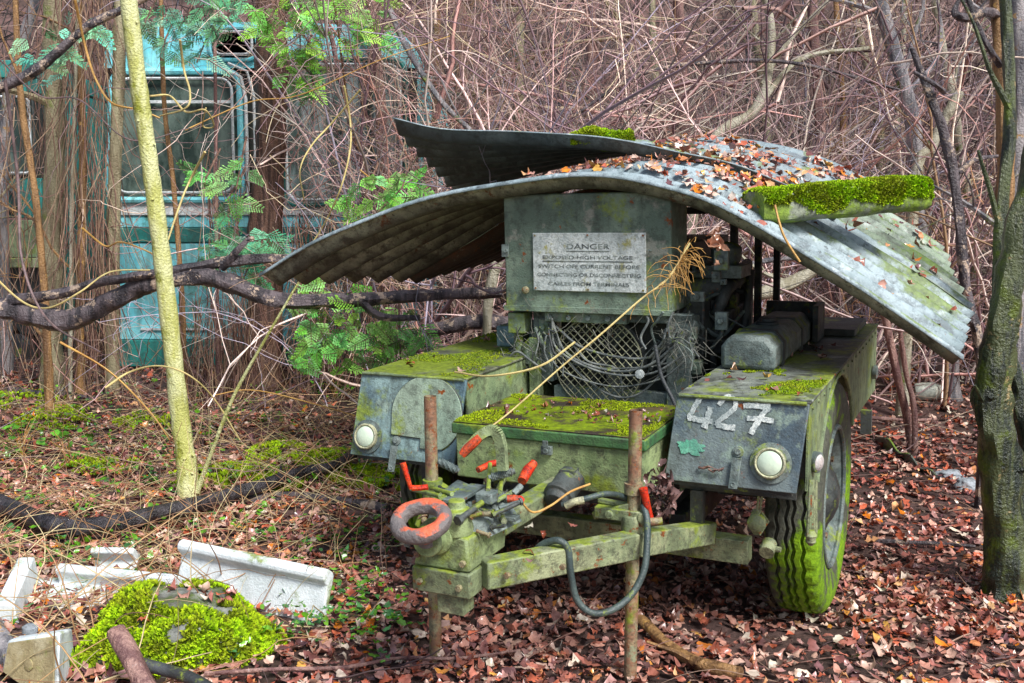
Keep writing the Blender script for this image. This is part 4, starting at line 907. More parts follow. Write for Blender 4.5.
m = MB(); m.box((.50, .0, .62), (.96, .02, .655)); m.build('support_strip', M['dark'], tr)
# toolbox
tb = MB().box((-.385, -.25, .64), (.432, .34, .825)).build('toolbox', M['tool'], tr, bevel=.006)
MB().box((-.398, -.264, .827), (.445, .35, .872)).build('lid', M['band'], tb, bevel=.006)
MB().box((-.392, -.258, .873), (.439, .344, .879)).build('lid_top', M['lid'], tb, bevel=.002)
c = ly(547, 447, -.262); m = MB(); m.box((c.x-.022, -.275, c.z-.03), (c.x+.022, -.254, c.z+.005)); m.cyl((c.x, -.275, c.z-.012), (c.x, -.283, c.z-.012), .012, 10); m.box((c.x-.012, -.281, c.z), (c.x+.012, -.276, c.z+.03)); m.build('latch', M['mid'], tb, bevel=.002)
P = [(R.uniform(-.39, .43), R.uniform(-.25, .33)) for _ in range(9000)]
P = [(x, y, .879) for x, y in P if noise.noise(Vector((x*3.2, y*3.2, 4)))+.5*noise.noise(Vector((x*9, y*9, 4)))+.5*(abs(y-.05)/.3)-.38 > 0]
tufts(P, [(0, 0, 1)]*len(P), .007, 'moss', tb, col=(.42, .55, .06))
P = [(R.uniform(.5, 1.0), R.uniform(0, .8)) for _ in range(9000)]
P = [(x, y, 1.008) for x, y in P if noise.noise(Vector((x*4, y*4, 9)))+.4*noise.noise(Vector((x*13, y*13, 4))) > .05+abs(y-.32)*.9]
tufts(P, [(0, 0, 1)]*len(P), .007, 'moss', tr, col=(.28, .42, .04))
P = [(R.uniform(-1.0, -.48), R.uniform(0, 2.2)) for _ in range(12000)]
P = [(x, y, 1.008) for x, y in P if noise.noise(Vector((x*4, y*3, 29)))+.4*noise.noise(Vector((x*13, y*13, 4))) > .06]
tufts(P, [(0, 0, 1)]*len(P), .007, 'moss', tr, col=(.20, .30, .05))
# ---------------- drawbar
hd = Vector((.03, -1.03, .60))
A1 = ly(484, 569, -1.0); 
m = MB(); m.beam((.12, -.99, .560), (.47, -.47, .535), .07, .095); m.beam((.47, -.46, .535), (.60, .078, .42), .07, .09)
m.build('drawbar_arm', M['chassis'], tr, bevel=.006)
m = MB(); m.beam((-.06, -.96, .560), (-.45, .078, .42), .07, .095); m.build('drawbar_arm', M['chassis'], tr, bevel=.006)
m = MB(); m.beam((.02, -.98, .63), (.10, -.27, .66), .085, .07); m.build('overrun_tube', M['chassis'], tr, bevel=.008)
m = MB(); m.box((-.105, -1.075, .50), (.115, -.965, .585)); m.build('headstock', M['chassis'], tr, bevel=.006)
m = MB(); m.box((-.02, -1.06, .43), (.08, -.98, .498)); m.build('jockey_socket', M['chassis'], tr, bevel=.005)
m = MB(); m.hexa([(-.105, -1.065, .587), (.11, -1.065, .587), (.11, -.80, .587), (-.09, -.80, .587), (-.06, -1.06, .72), (.10, -1.06, .70), (.13, -.82, .70), (-.05, -.82, .72)]); m.build('coupling_housing', M['tool'], tr, bevel=.008)
m = MB()
m.lathe((.045, -1.02, .70), (0, 0, 1), [(0, .05), (.02, .055), (.06, .046), (.085, .046), (.09, .03), (.115, .028), (.118, .012)], 20)
m.lathe((-.01, -1.06, .70), (0, -1, .0), [(-.08, .05), (-.02, .055), (0, .062), (.015, .062), (.02, .045), (.05, .043), (.055, .052), (.075, .05)], 22)
m.build('coupling_head', M['tool'], tr, bevel=.003)
m = MB()
m.hexa([(-.09, -1.0, .70), (.0, -1.0, .70), (.04, -.80, .70), (-.09, -.80, .70), (-.07, -.98, .80), (-.01, -.98, .78), (.01, -.82, .80), (-.06, -.82, .82)])
m.hexa([(.06, -1.0, .70), (.15, -.98, .69), (.18, -.80, .69), (.06, -.82, .70), (.08, -.97, .76), (.13, -.95, .73), (.15, -.82, .75), (.08, -.84, .79)])
m.box((-.10, -.90, .72), (.20, -.86, .735)); m.box((-.02, -1.0, .79), (.04, -.8, .805))
for k in range(7): m.cyl((-.06+.035*k, -.93+.02*(k % 3), .74), (-.06+.035*k, -.93+.02*(k % 3), .80-.006*k), .010, 6)
m.build('brake_linkage', M['mid'], tr, bevel=.003)
for k in range(4):
    MB().tube([(-.12, -1.0+.03*k, .70+.01*k), (-.10, -.99+.03*k, .76+.012*k), (-.06, -.98+.03*k, .79), (-.02, -.97+.03*k, .80)], [.012, .009], 7).build('claw', M['tool'], tr)
for k in range(34):
    p = Vector((R.uniform(-.10, .20), R.uniform(-1.02, -.74), R.uniform(.70, .80))); d = Vector((R.gauss(0, 1), R.gauss(0, .8), R.gauss(0, .35))).normalized()*R.uniform(.02, .07); rr_ = R.uniform(.005, .012)
    m = MB(); m.cyl(p-d, p+d, rr_, 10); m.cyl(p+d*.9, p+d*1.12, rr_*1.7, 6); m.build('linkage_rod', M[R.choice(('mid', 'tool', 'dark', 'chassis', 'rustpipe'))], tr)
for p in ((-.07, -1.078, .54), (.08, -1.078, .54), (.2, -.965, .56), (.33, -.80, .55), (-.08, -1.068, .63), (.09, -1.066, .62)):
    MB().cyl(p, (p[0], p[1]-.014, p[2]), .011, 6).build('bolt', M['rustpipe'], tr)
# springs
for a, b in (((438, 461), (459, 471)), ((489, 478), (515, 471)), ((484, 492), (512, 499))):
    p = loc(a[0], a[1], 3.36); q = loc(b[0], b[1], 3.36); mm = MB(); mm.cyl(p, q, .010, 10)
    u, w_ = frame_axes(q-p); n_ = 70; pts = [p+(q-p)*(.1+.8*i/n_)+(u*cos(i*1.1)+w_*sin(i*1.1))*.013 for i in range(n_)]
    mm.tube(pts, .0028, 5); mm.build('coil_spring', M['mid'], tr)
# tow ring
rc = loc(421, 521, 3.12); rax = Vector((.0, -.50, 1)).normalized()
m = MB(); u, w_ = frame_axes(rax); pts = [rc+(u*cos(2*pi*k/40)*.080+w_*sin(2*pi*k/40)*.068) for k in range(41)]
m.tube(pts, [.026]*41, 14, cap=False, jit=.15); trg = m.build('tow_ring', M['ringtop'], tr)
ne = Vector((-.01, -1.12, .70)); m = MB(); m.tube([rc+(ne-rc).normalized()*.078, rc+(ne-rc)*.8, ne], [.03, .026, .034], 14); m.build('shank', M['ringtop'], trg)
# handles
def P3(px, py, Y=3.34): return loc(px, py, Y)
hl = MB().tube([P3(411, 489), P3(407, 476), P3(403, 463)], [.007, .009, .011], 10).build('lever', M['red'], tr)
MB().tube([P3(412, 488), P3(420, 488), P3(428, 487)], .010, 8).build('lever_base', M['red'], hl)
arc = [P3(463, 453), P3(472, 444), P3(481, 435), P3(490, 430), P3(497, 433), P3(501, 445), P3(502, 458), P3(503, 470)]
m = MB()
s = [Vector(a) for a in spline([tuple(a) for a in arc], 5)]; wv = Vector((0, .012, 0))
for i in range(len(s)-1):
    t0 = (s[i+1]-s[i]).normalized(); nn = t0.cross(Vector((0, 1, 0))).normalized()*.017
    m.hexa([s[i]-nn-wv, s[i+1]-nn-wv, s[i+1]-nn+wv, s[i]-nn+wv, s[i]+nn-wv, s[i+1]+nn-wv, s[i+1]+nn+wv, s[i]+nn+wv])
hk = m.build('brake_handle', M['green'], tr)
MB().tube([P3(462, 455, 3.33), P3(468, 448, 3.33), P3(476, 441, 3.33), P3(480, 437, 3.33)], [.014, .017, .016, .013], 8).build('grip', M['red'], hk)
gl = MB().tube([P3(522, 481, 3.45), P3(528, 470, 3.5), P3(534, 463, 3.53)], [.017, .020, .015], 12).build('release_grip', M['red'], tr)
MB().tube([P3(521, 486, 3.43), P3(513, 494, 3.4)], .012, 8).build('shaft', M['mid'], gl)
MB().tube([P3(478, 470, 3.5), P3(490, 464, 3.55), P3(504, 462, 3.6), P3(505, 456, 3.6)], [.011, .012, .014, .010], 10).build('red_pipe', M['red'], tr)
MB().tube([P3(507, 499, 3.3), P3(514, 499, 3.3), P3(521, 500, 3.3), P3(524, 501, 3.3)], [.012, .015, .014, .008], 10).build('red_tab', M['red'], tr)
MB().box(tuple(P3(477, 502, 3.3)-Vector((0, .015, 0))), tuple(P3(498, 491, 3.3)+Vector((0, .015, 0)))).build('eye_plate', M['mid'], tr, bevel=.006)
# brake canister
c = P3(563, 496, 3.68); m = MB(); m.lathe(c+Vector((0, .1, .05)), (-.1, -1, -.45), [(0, .03), (.01, .055), (.1, .055), (.11, .062), (.13, .062), (.135, .05), (.16, .04), (.165, .02)], 24)
m.box(tuple(c+Vector((-.03, .04, .07))), tuple(c+Vector((.03, .09, .09)))); cn = m.build('brake_canister', M['dark'], tr, bevel=.002)
def hose(pts, r, name, mat, parent=tr, n=10, seg=8):
    s = [Vector(a) for a in spline([tuple(a) for a in pts], seg)]; return MB().tube(s, r, n).build(name, mat, parent)
hose([P3(562, 505, 3.52), P3(585, 499, 3.5), P3(605, 494, 3.52), P3(622, 496, 3.58), P3(632, 502, 3.6)], .011, 'air_hose', M['hose'])
hose([P3(566, 506, 3.51), P3(574, 502, 3.5), P3(584, 500, 3.5)], .014, 'hose_ferrule', M['rim'])
hose([P3(536, 556, 3.42), P3(538, 548, 3.4), P3(548, 542, 3.38), P3(560, 541, 3.36), P3(568, 550, 3.36), P3(571, 575, 3.36), P3(577, 600, 3.36), P3(592, 613, 3.36), P3(612, 610, 3.38), P3(632, 594, 3.42), P3(644, 570, 3.45), P3(647, 545, 3.48), P3(647, 520, 3.52), P3(643, 505, 3.55)], .0125, 'brake_hose', M['hose'])
m = MB(); m.ring(P3(548, 556, 3.4), (.3, -1, 0), .03, .006, 20, 8, 0, 4.2); m.build('hook', M['chassis'], tr)
m = MB(); m.tube([P3(511, 562, 3.31), P3(518, 556, 3.3), P3(526, 560, 3.32), P3(533, 553, 3.36)], .007, 8); m.build('shackle', M['rustpipe'], tr)
hose([P3(518, 497, 3.3), P3(532, 512, 3.35), P3(550, 506, 3.4), P3(570, 492, 3.45), P3(590, 484, 3.5)], .004, 'wire', M['vineor'])
for a, b in (((490, 464), (488, 490)), ((503, 470), (500, 492)), ((516, 490), (498, 500)), ((411, 489), (440, 496)), ((428, 487), (452, 494))):
    MB().cyl(P3(a[0], a[1], 3.45), P3(b[0], b[1], 3.3), .008, 10).build('linkage_rod', M['tool'], tr)
for k in range(22):
    a_ = R.choice(((512, 545, 318, 372), (676, 700, 318, 372), (690, 740, 260, 370))); c = ly(R.uniform(a_[0], a_[1]), R.uniform(a_[2], a_[3]), .70+R.uniform(-.04, .08)); w_, h_ = R.uniform(.012, .035), R.uniform(.012, .05)
    m = MB(); m.box((c.x-w_, c.y-.015, c.z-h_), (c.x+w_, c.y+.015, c.z+h_)); m.cyl((c.x, c.y-.014, c.z), (c.x, c.y-.032, c.z), w_*.5, 8); m.build('engine_bracket', M[R.choice(('dark', 'mid', 'ctrl'))], tr, bevel=.003)
# loose wires round the grille
for k in range(22):
    cx0, cy0 = R.choice(((525, 345), (548, 350), (680, 350), (690, 340), (665, 330))); q = [ly(cx0+R.gauss(0, 10), cy0-18, .6+R.uniform(-.02, .03))]
    for j in range(4): q.append(q[-1]+Vector((R.gauss(0, .035), R.gauss(0, .015), R.gauss(-.045, .03))))
    hose(q, R.choice((.003, .004, .006)), 'wire', M[R.choice(('cable', 'cable', 'mid', 'dark'))], n=6, seg=6)
# prop stands (rusty pipes)
def prop(pt, pb, Yw, r, label=None):
    a = loc(*pt, Yw); b = loc(*pb, Yw); m = MB(); b2 = b+(b-a)*.06
    m.tube([Vector(p) for p in spline([tuple(a), tuple(a+(b2-a)*.33), tuple(a+(b2-a)*.66), tuple(b2)], 5)], r, 18, cap=False, jit=.04)
    m.tube([a+(b2-a)*.001, a+(b2-a)*.2], r*.8, 12, cap=False); o = m.build('prop_stand', M['rustpipe'], tr)
    return o, a, b2
pL, a, b = prop((430, 396), (436, 662), 3.74, .024)
MB().lathe(loc(433, 492, 3.74), (0, 0, 1), [(-.04, .026), (-.04, .038), (.05, .038), (.05, .026)], 20).build('clamp', M['tool'], pL)
m = MB(); q = loc(436, 488, 3.74); m.beam(q, (-.20, -.62, q.z-.03), .05, .05); m.build('clamp_arm', M['tool'], pL, bevel=.005)
pR, a, b = prop((636, 410), (630, 684), 3.58, .0245)
for yy in (488,): MB().lathe(loc(633.5, yy, 3.58), (0, 0, 1), [(-.02, .026), (-.02, .034), (.02, .034), (.02, .026)], 20).build('collar', M['rustpipe'], pR)
m = MB(); m.lathe(loc(632, 530, 3.58), (0, 0, 1), [(-.06, .026), (-.06, .034), (-.03, .040), (.04, .040), (.06, .034), (.06, .026)], 20)
q = loc(632, 515, 3.58)
m.beam(q+Vector((-.14, .0, .0)), q+Vector((.07, .0, .0)), .05, .045); m.beam(q+Vector((-.15, 0, -.02)), q+Vector((0, .0, .035)), .03, .03); m.beam(q+Vector((-.14, .02, .035)), q+Vector((0.02, .01, .03)), .02, .02)
m.cyl(q+Vector((.05, -.03, .0)), q+Vector((.05, .03, 0)), .022, 12); m.cyl(q+Vector((-.08, -.035, .0)), q+Vector((-.08, .035, 0)), .018, 8); m.build('clamp', M['chassis'], pR, bevel=.005)
cl = MB(); cl.tube([P3(651, 520, 3.55), P3(647, 505, 3.54), P3(643, 488, 3.54)], [.012, .013, .016], 10); cl.build('clamp_handle', M['red'], pR)
m = MB(); m.cyl(P3(648, 522, 3.53), P3(662, 521, 3.53), .015, 10); m.build('clamp_bolt', M['rustpipe'], pR)
# chain
m = MB()
for k in range(9):
    p = P3(627, 552+k*7, 3.64); m.ring(p, (1, 0, 0) if k % 2 else (0, 1, 0), .011, .003, 12, 5)
m.build('chain', M['rustpipe'], tr)
# hanging bunch of dead leaves
pts = np.array([tuple(P3(660+R.gauss(0, 6), 492+R.gauss(0, 13), 3.6+R.uniform(-.05, .05))) for _ in range(60)])
o = leaf_cloud(pts, 1.2, rng.uniform(.03, .06, 60), np.array([(.20, .13, .12)]*60)*rng.uniform(.5, 1.5, (60, 1)), 'dried_foliage', None, kind=None, curl=2)
tag(o, 'bunch of curled dead leaves hanging beside the right prop stand', 'leaves'); o.matrix_world = TM
# pulley + rope under the right panel, side lamp with strap
m = MB(); c = ly(757, 522, .03)
for k in range(7): m.tube([c+Vector((-.012+.004*k, 0, .05)), c+Vector((-.03+.004*k, -.025, .0)), c+Vector((-.012+.004*k, 0, -.05)), c+Vector((.015+.004*k, .025, 0)), c+Vector((-.012+.004*k, 0, .05))], .005, 5)
m.lathe(c, (0, 1, 0), [(-.03, .02), (-.02, .035), (.02, .035), (.03, .02)], 16); m.tube([c+Vector((0, 0, .04)), c+Vector((.005, .0, .12))], .005, 6); m.tube([c+Vector((.01, 0, .04)), c+Vector((.02, .0, .12))], .005, 6)
m.build('rope_pulley', M['chassis'], tr)
m = MB(); c = ly(768, 548, .05); m.lathe(c, (0, 1, .4), [(-.03, .01), (-.03, .03), (.03, .03), (.03, .01)], 12); m.cyl(c+Vector((-.03, 0, 0)), c+Vector((.05, 0, .0)), .012, 8); m.build('hook_block', M['chassis'], tr)
c = lx(816, 462, 1.012); m = MB(); m.lathe(c, (1, -.35, 0), [(-.01, .03), (-.01, .042), (.012, .042), (.014, .034)], 22); sl = m.build('side_lamp', M['mid'], tr); sl.scale = (1, 1, 1)
MB().lathe(c+Vector((.0, -.0, 0)), (1, -.35, 0), [(.012, .034), (.02, .026), (.024, .01), (.0245, .001)], 20).build('lens', M['amber'], sl)
m = MB()
for k in range(5): q = lx(810+k*1.6, 480, 1.02); m.tube([q, q+Vector((.0, -.015+.004*k, -.10)), q+Vector((.0, -.03+.012*k, -.20)), q+Vector((.0, -.02+.008*k, -.235))], [.005, .007], 6)
m.lathe(lx(811, 530, 1.03), (0, 0, -1), [(0, .012), (.02, .024), (.035, .018), (.045, .02), (.06, .008)], 12)
tag(m.build('mossy_strap', M['chassis'], tr), None)
# ---------------- generator set
cb = MB(); cb.box((-.56, .60, 1.247), (.282, .86, 1.80)); cbo = cb.build('control_box', M['ctrl'], tr, bevel=.008)
MB().box((-.568, .592, 1.235), (.29, .60, 1.262)).build('rim_flange', M['ctrl'], cbo, bevel=.002)
m = MB(); m.box((-.572, .594, 1.50), (-.535, .599, 1.56)); m.cyl((-.548, .6, 1.53), (-.548, .585, 1.53), .01, 8); m.build('hinge', M['mid'], cbo)
c = ly(526, 290, .59); MB().lathe(c, (0, -1, 0), [(0, .018), (.012, .018), (.018, .008)], 14).build('knob', M['rustpipe'], cbo)
# warning sign
s0 = ly(533, 233, .594); s1 = ly(646, 238, .594); s2 = ly(646, 293, .594); s3 = ly(533, 288, .594)
ws = MB(); xa, xb, za, zb2 = s0.x, s1.x, s2.z-.0, s0.z-.0; ws.box((xa, .588, za), (xb, .5985, zb2)); wso = ws.build('warning_sign', M['sign'], tr, bevel=.002)
m = MB()
for q in ((xa+.012, za+.012), (xb-.012, za+.012), (xa+.012, zb2-.012), (xb-.012, zb2-.012), ((xa+xb)/2, zb2-.01), ((xa+xb)/2, za+.01)): m.cyl((q[0], .588, q[1]), (q[0], .583, q[1]), .005, 8)
m.build('rivet_set', M['rustpipe'], wso)
W_ = xb-xa; H_ = zb2-za; dg = bpy.context.evaluated_depsgraph_get()
def text(body, fx, fz, h, width, under=False):
    cu = bpy.data.curves.new('txt', 'FONT'); cu.body = body; cu.size = h*1.4; cu.align_x = 'CENTER'; cu.extrude = 0; cu.offset = .0002
    to = bpy.data.objects.new('txt', cu); COL.objects.link(to); bpy.context.view_layer.update()
    me = bpy.data.meshes.new_from_object(to.evaluated_get(bpy.context.evaluated_depsgraph_get())); bpy.data.objects.remove(to)
    xs_ = [v.co.x for v in me.vertices]; k = width*W_/(max(xs_)-min(xs_))
    for v in me.vertices: v.co = Vector((v.co.x*k, 0, v.co.y))
    o = link('lettering', me, M['letter'], wso); o.location = (xa+fx*W_, .5865, za+fz*H_)
    if under: MB().box((xa+(fx-width/2)*W_, .5862, za+(fz-.045)*H_), (xa+(fx+width/2)*W_, .5872, za+(fz-.03)*H_)).build('underline', M['letter'], wso, smooth=False)
text('DANGER', .5, .73, .024, .38, True); text('EXPOSED HIGH VOLTAGE', .49, .555, .017, .80, True); text('SWITCH OFF CURRENT BEFORE', .5, .40, .017, .90); text('CONNECTING OR DISCONNECTING', .5, .255, .017, .92); text('CABLES FROM TERMINALS', .5, .10, .017, .72)
# radiator shell and grille
m = MB(); m.box((-.44, .66, .88), (-.34, .72, 1.235)); m.box((.24, .66, .80), (.36, .72, 1.235)); m.box((-.44, .66, 1.19), (.36, .70, 1.236)); m.box((-.34, .67, .80), (.24, .71, .86)); m.build('radiator_shell', M['mid'], tr, bevel=.004)
MB().box((-.34, .78, .80), (.24, .80, 1.19)).build('radiator_core', M['darkin'], tr)
gc = ly(598, 368, .665); gc = Vector((gc.x, .665, .985)); rg_ = .225
m = MB(); m.ring(gc, (0, 1, 0), rg_, .004, 40, 8)
k = -16
for k in range(-15, 16):
    for s_ in (-1, 1):
        d = k*.029; hl_ = rg_*rg_-d*d/1
        if abs(d) >= rg_: continue
        h = sqrt(rg_*rg_-d*d); e = Vector((s_, 0, 1)).normalized(); n_ = Vector((-1*1.0, 0, s_)).normalized()
        m.tube([gc+n_*d-e*h+Vector((0, .002*s_, 0)), gc+n_*d+e*h+Vector((0, .002*s_, 0))], .0026, 4, cap=False)
m.build('fan_guard', M['rim'], tr)
m = MB(); m.ring(gc+Vector((0, .05, 0)), (0, 1, 0), rg_*.97, .014, 36, 8)
for k in range(6):
    a = k*pi/3; e = Vector((cos(a), 0, sin(a))); n_ = Vector((-sin(a), 0, cos(a))); q = gc+Vector((0, .07, 0))
    m.hexa([q+e*.04-n_*.02, q+e*.2-n_*.04, q+e*.2-n_*.04+Vector((0, .004, 0)), q+e*.04-n_*.02+Vector((0, .004, 0)), q+e*.04+n_*.02+Vector((0, .02, 0)), q+e*.2+n_*.04+Vector((0, .03, 0)), q+e*.2+n_*.04+Vector((0, .034, 0)), q+e*.04+n_*.02+Vector((0, .024, 0))])
m.cyl(gc+Vector((0, .05, 0)), gc+Vector((0, .10, 0)), .045, 16); m.build('fan', M['dark'], tr)
# terminal strip under the control box
m = MB(); m.box((-.36, .62, 1.185), (.06, .66, 1.232)); m.build('terminal_strip', M['ctrl'], tr, bevel=.003)
for i in range(4): MB().cyl((-.33+.1*i, .62, 1.21), (-.33+.1*i, .605, 1.21), .013, 8).build('terminal', M['mid'], tr)
# machinery on the left
m = MB(); m.box((-.56, .62, 1.12), (-.47, .72, 1.22)); m.lathe(ly(531, 352, .66), (0, 0, 1), [(-.06, .03), (-.055, .042), (.04, .042), (.05, .03), (.07, .012)], 18); m.cyl((-.52, .66, .9), (-.52, .66, 1.12), .02, 10); m.cyl((-.42, .64, 1.15), (-.36, .62, 1.05), .012, 8); m.build('fuel_filter', M['ctrl'], tr, bevel=.003)
m = MB(); m.box((-.45, .62, .70), (-.40, .68, 1.1)); m.box((-.58, .72, .70), (-.52, .78, 1.24)); m.build('frame_upright', M['green'], tr, bevel=.003)
m = MB(); m.box((-.74, .84, 1.009), (-.50, 1.1, 1.12)); m.build('junction_box', M['panelL'], tr, bevel=.01)
m = MB(); m.lathe(ly(684, 328, .72), (1, -.4, 0), [(-.05, .02), (-.05, .05), (.04, .05), (.045, .04), (.06, .04), (.062, .01)], 20); m.cyl(ly(672, 318, .72), ly(678, 350, .72), .012, 8); m.box((.30, .70, 1.14), (.36, .80, 1.22)); m.build('regulator', M['mid'], tr, bevel=.002)
# engine block
m = MB(); m.box((-.38, .88, .68), (.36, 1.95, 1.28)); m.box((-.25, .9, 1.28), (.25, 1.8, 1.55)); m.box((.25, 1.0, 1.0), (.42, 1.6, 1.2))
for k in range(6): m.box((-.40, 1.0+k*.15, .80), (.39, 1.03+k*.15, 1.30))
m.build('engine_block', M['dark'], tr, bevel=.01)
for k in range(4):
    m = MB(); m.lathe((.37, 1.0+.17*k, 1.33), (1, 0, .1), [(-.1, .06), (0, .06), (.02, .045), (.05, .045), (.055, .02)], 16); m.build('cylinder_head', M['dark'], tr)
hose([(.40, .95, 1.2), (.44, 1.0, 1.32), (.45, 1.3, 1.36), (.40, 1.6, 1.40)], .03, 'exhaust_manifold', M['dark'])
m = MB(); m.box((.28, .95, 1.38), (.52, 1.15, 1.44)); m.lathe((.42, 1.06, 1.44), (0, 0, 1), [(0, .06), (.03, .075), (.08, .075), (.1, .05), (.11, .01)], 20); m.build('air_cleaner', M['mid'], tr, bevel=.003)
m = MB(); m.ring(ly(742, 282, 1.25), (.3, -1, .2), .05, .012, 20, 8); m.cyl((.47, 1.2, 1.0), (.50, 1.25, 1.4), .02, 10); m.build('governor_wheel', M['dark'], tr)
for i, (x, y, z1) in enumerate(((.40, 1.30, 1.72), (.47, 1.55, 1.72), (-.52, 1.9, 1.74), (.46, 2.1, 1.68), (-.52, .9, 1.78))):
    MB().box((x-.018, y-.018, .66), (x+.018, y+.018, z1)).build('roof_post', M['dark'], tr, bevel=.003)
m = MB(); m.box((-.55, .62, 1.70), (.5, .66, 1.735)) if False else m.box((-.54, 1.9, 1.66), (.5, 1.94, 1.70)); m.box((.405, 1.32, 1.68), (.435, 2.1, 1.71)); m.build('roof_frame', M['dark'], tr)
# clutter of pipes and wires beside the engine
for k in range(26):
    p = Vector((R.uniform(.20, .40), R.uniform(.72, 1.1), R.uniform(1.0, 1.5))); q = [p]
    for j in range(4): q.append(q[-1]+Vector((R.gauss(0, .07), R.gauss(0, .08), R.gauss(-.02, .09))))
    hose(q, R.choice((.004, .006, .01, .014)), 'engine_pipe', M[R.choice(('dark', 'dark', 'mid', 'cable', 'hose'))], n=7, seg=5)
# cables under the control box
CB = [((548, 322), (556, 352), (600, 374), (650, 372), (682, 350)), ((545, 326), (560, 362), (606, 384), (655, 378), (684, 356)), ((552, 320), (568, 350), (610, 366), (650, 362), (676, 340)),
      ((550, 330), (575, 372), (610, 392), (640, 390), (662, 372)), ((540, 334), (555, 356), (590, 368), (640, 370), (680, 362)), ((556, 324), (585, 352), (630, 362), (660, 352), (672, 330)), ((548, 318), (562, 340), (590, 356), (620, 372), (622, 400))]
for i, c in enumerate(CB): hose([ly(a+R.uniform(-5, 5), b+R.uniform(-6, 6), .60+.006*i) for a, b in c], (.0055, .0042, .0065)[i % 3], 'cable', M['cable'], n=7)
hose([ly(a, b, .56) for a, b in ((655, 345), (661, 375), (672, 398), (676, 408))], .009, 'cable', M['rubber'])
hose([ly(a, b, .58) for a, b in ((546, 372), (530, 360), (515, 352), (500, 372))], .006, 'cable', M['cable'])
MB().lathe(ly(640, 374, .58), (0, -1, 0), [(0, .022), (.006, .022), (.008, .01)], 16).build('tag_disc', M['sign'], tr)
# cobwebs: many fine dusty threads
m = MB()
for k in range(160):
    a_ = R.choice(((520, 350, 25, 25), (690, 350, 22, 30), (600, 325, 70, 14), (672, 330, 20, 20))); p = ly(a_[0]+R.gauss(0, a_[2]*.5), a_[1]+R.gauss(0, a_[3]*.5), .60+R.uniform(-.02, .05)); q = p+Vector((R.gauss(0, .06), R.gauss(0, .02), R.gauss(-.03, .07)))
    m.tube([p, (p+q)/2+Vector((0, 0, -.01)), q], .0011, 3, cap=False)
tag(m.build('cobweb', M['web']), 'dusty cobweb threads around the cables', 'cobweb', kind='stuff').matrix_world = TM
# tank on right mudguard
x0t = .52; m = MB(); o_ = []
prof_ = []
for a in range(17):
    t_ = pi*a/16; 
oc = [(0, 0), (.24, 0), (.24, .10), (.20, .15), (.04, .15), (0, .10)]
m.prism([(x0t+x_, .56, 1.012+z_) for x_, z_ in oc], (0, .95, 0)); tk = m.build('fuel_tank', M['mid'], tr, bevel=.02)
m = MB()
for yy in (.74, 1.2): 
    MB().prism([(x0t-.004, yy, 1.011), (x0t+.244, yy, 1.011), (x0t+.246, yy, 1.114), (x0t+.203, yy, 1.168), (x0t+.037, yy, 1.168), (x0t-.006, yy, 1.114)], (0, .04, 0)).build('strap', M['dark'], tk, bevel=.003)
m = MB(); m.lathe((x0t+.12, .98, 1.162), (0, 0, 1), [(0, .055), (.012, .055), (.018, .04), (.03, .04), (.035, .01)], 20); m.build('filler_cap', M['dark'], tk)
m = MB(); m.box((.50, 1.62, 1.012), (.80, 1.66, 1.20)); m.box((.77, 1.45, 1.012), (.80, 1.618, 1.20)); m.box((.50, 1.70, 1.012), (.95, 2.2, 1.05)); m.build('tail_board', M['dark'], tr, bevel=.004)
m = MB(); m.lathe(lx(873, 372, 1.006), (1, 0, 0), [(0, .04), (.02, .04), (.025, .03)], 16); m.build('rear_reflector', M['mid'], tr)
MB().box((.93, 2.24, .36), (.99, 2.28, .50)).build('rear_bracket', M['dark'], tr)
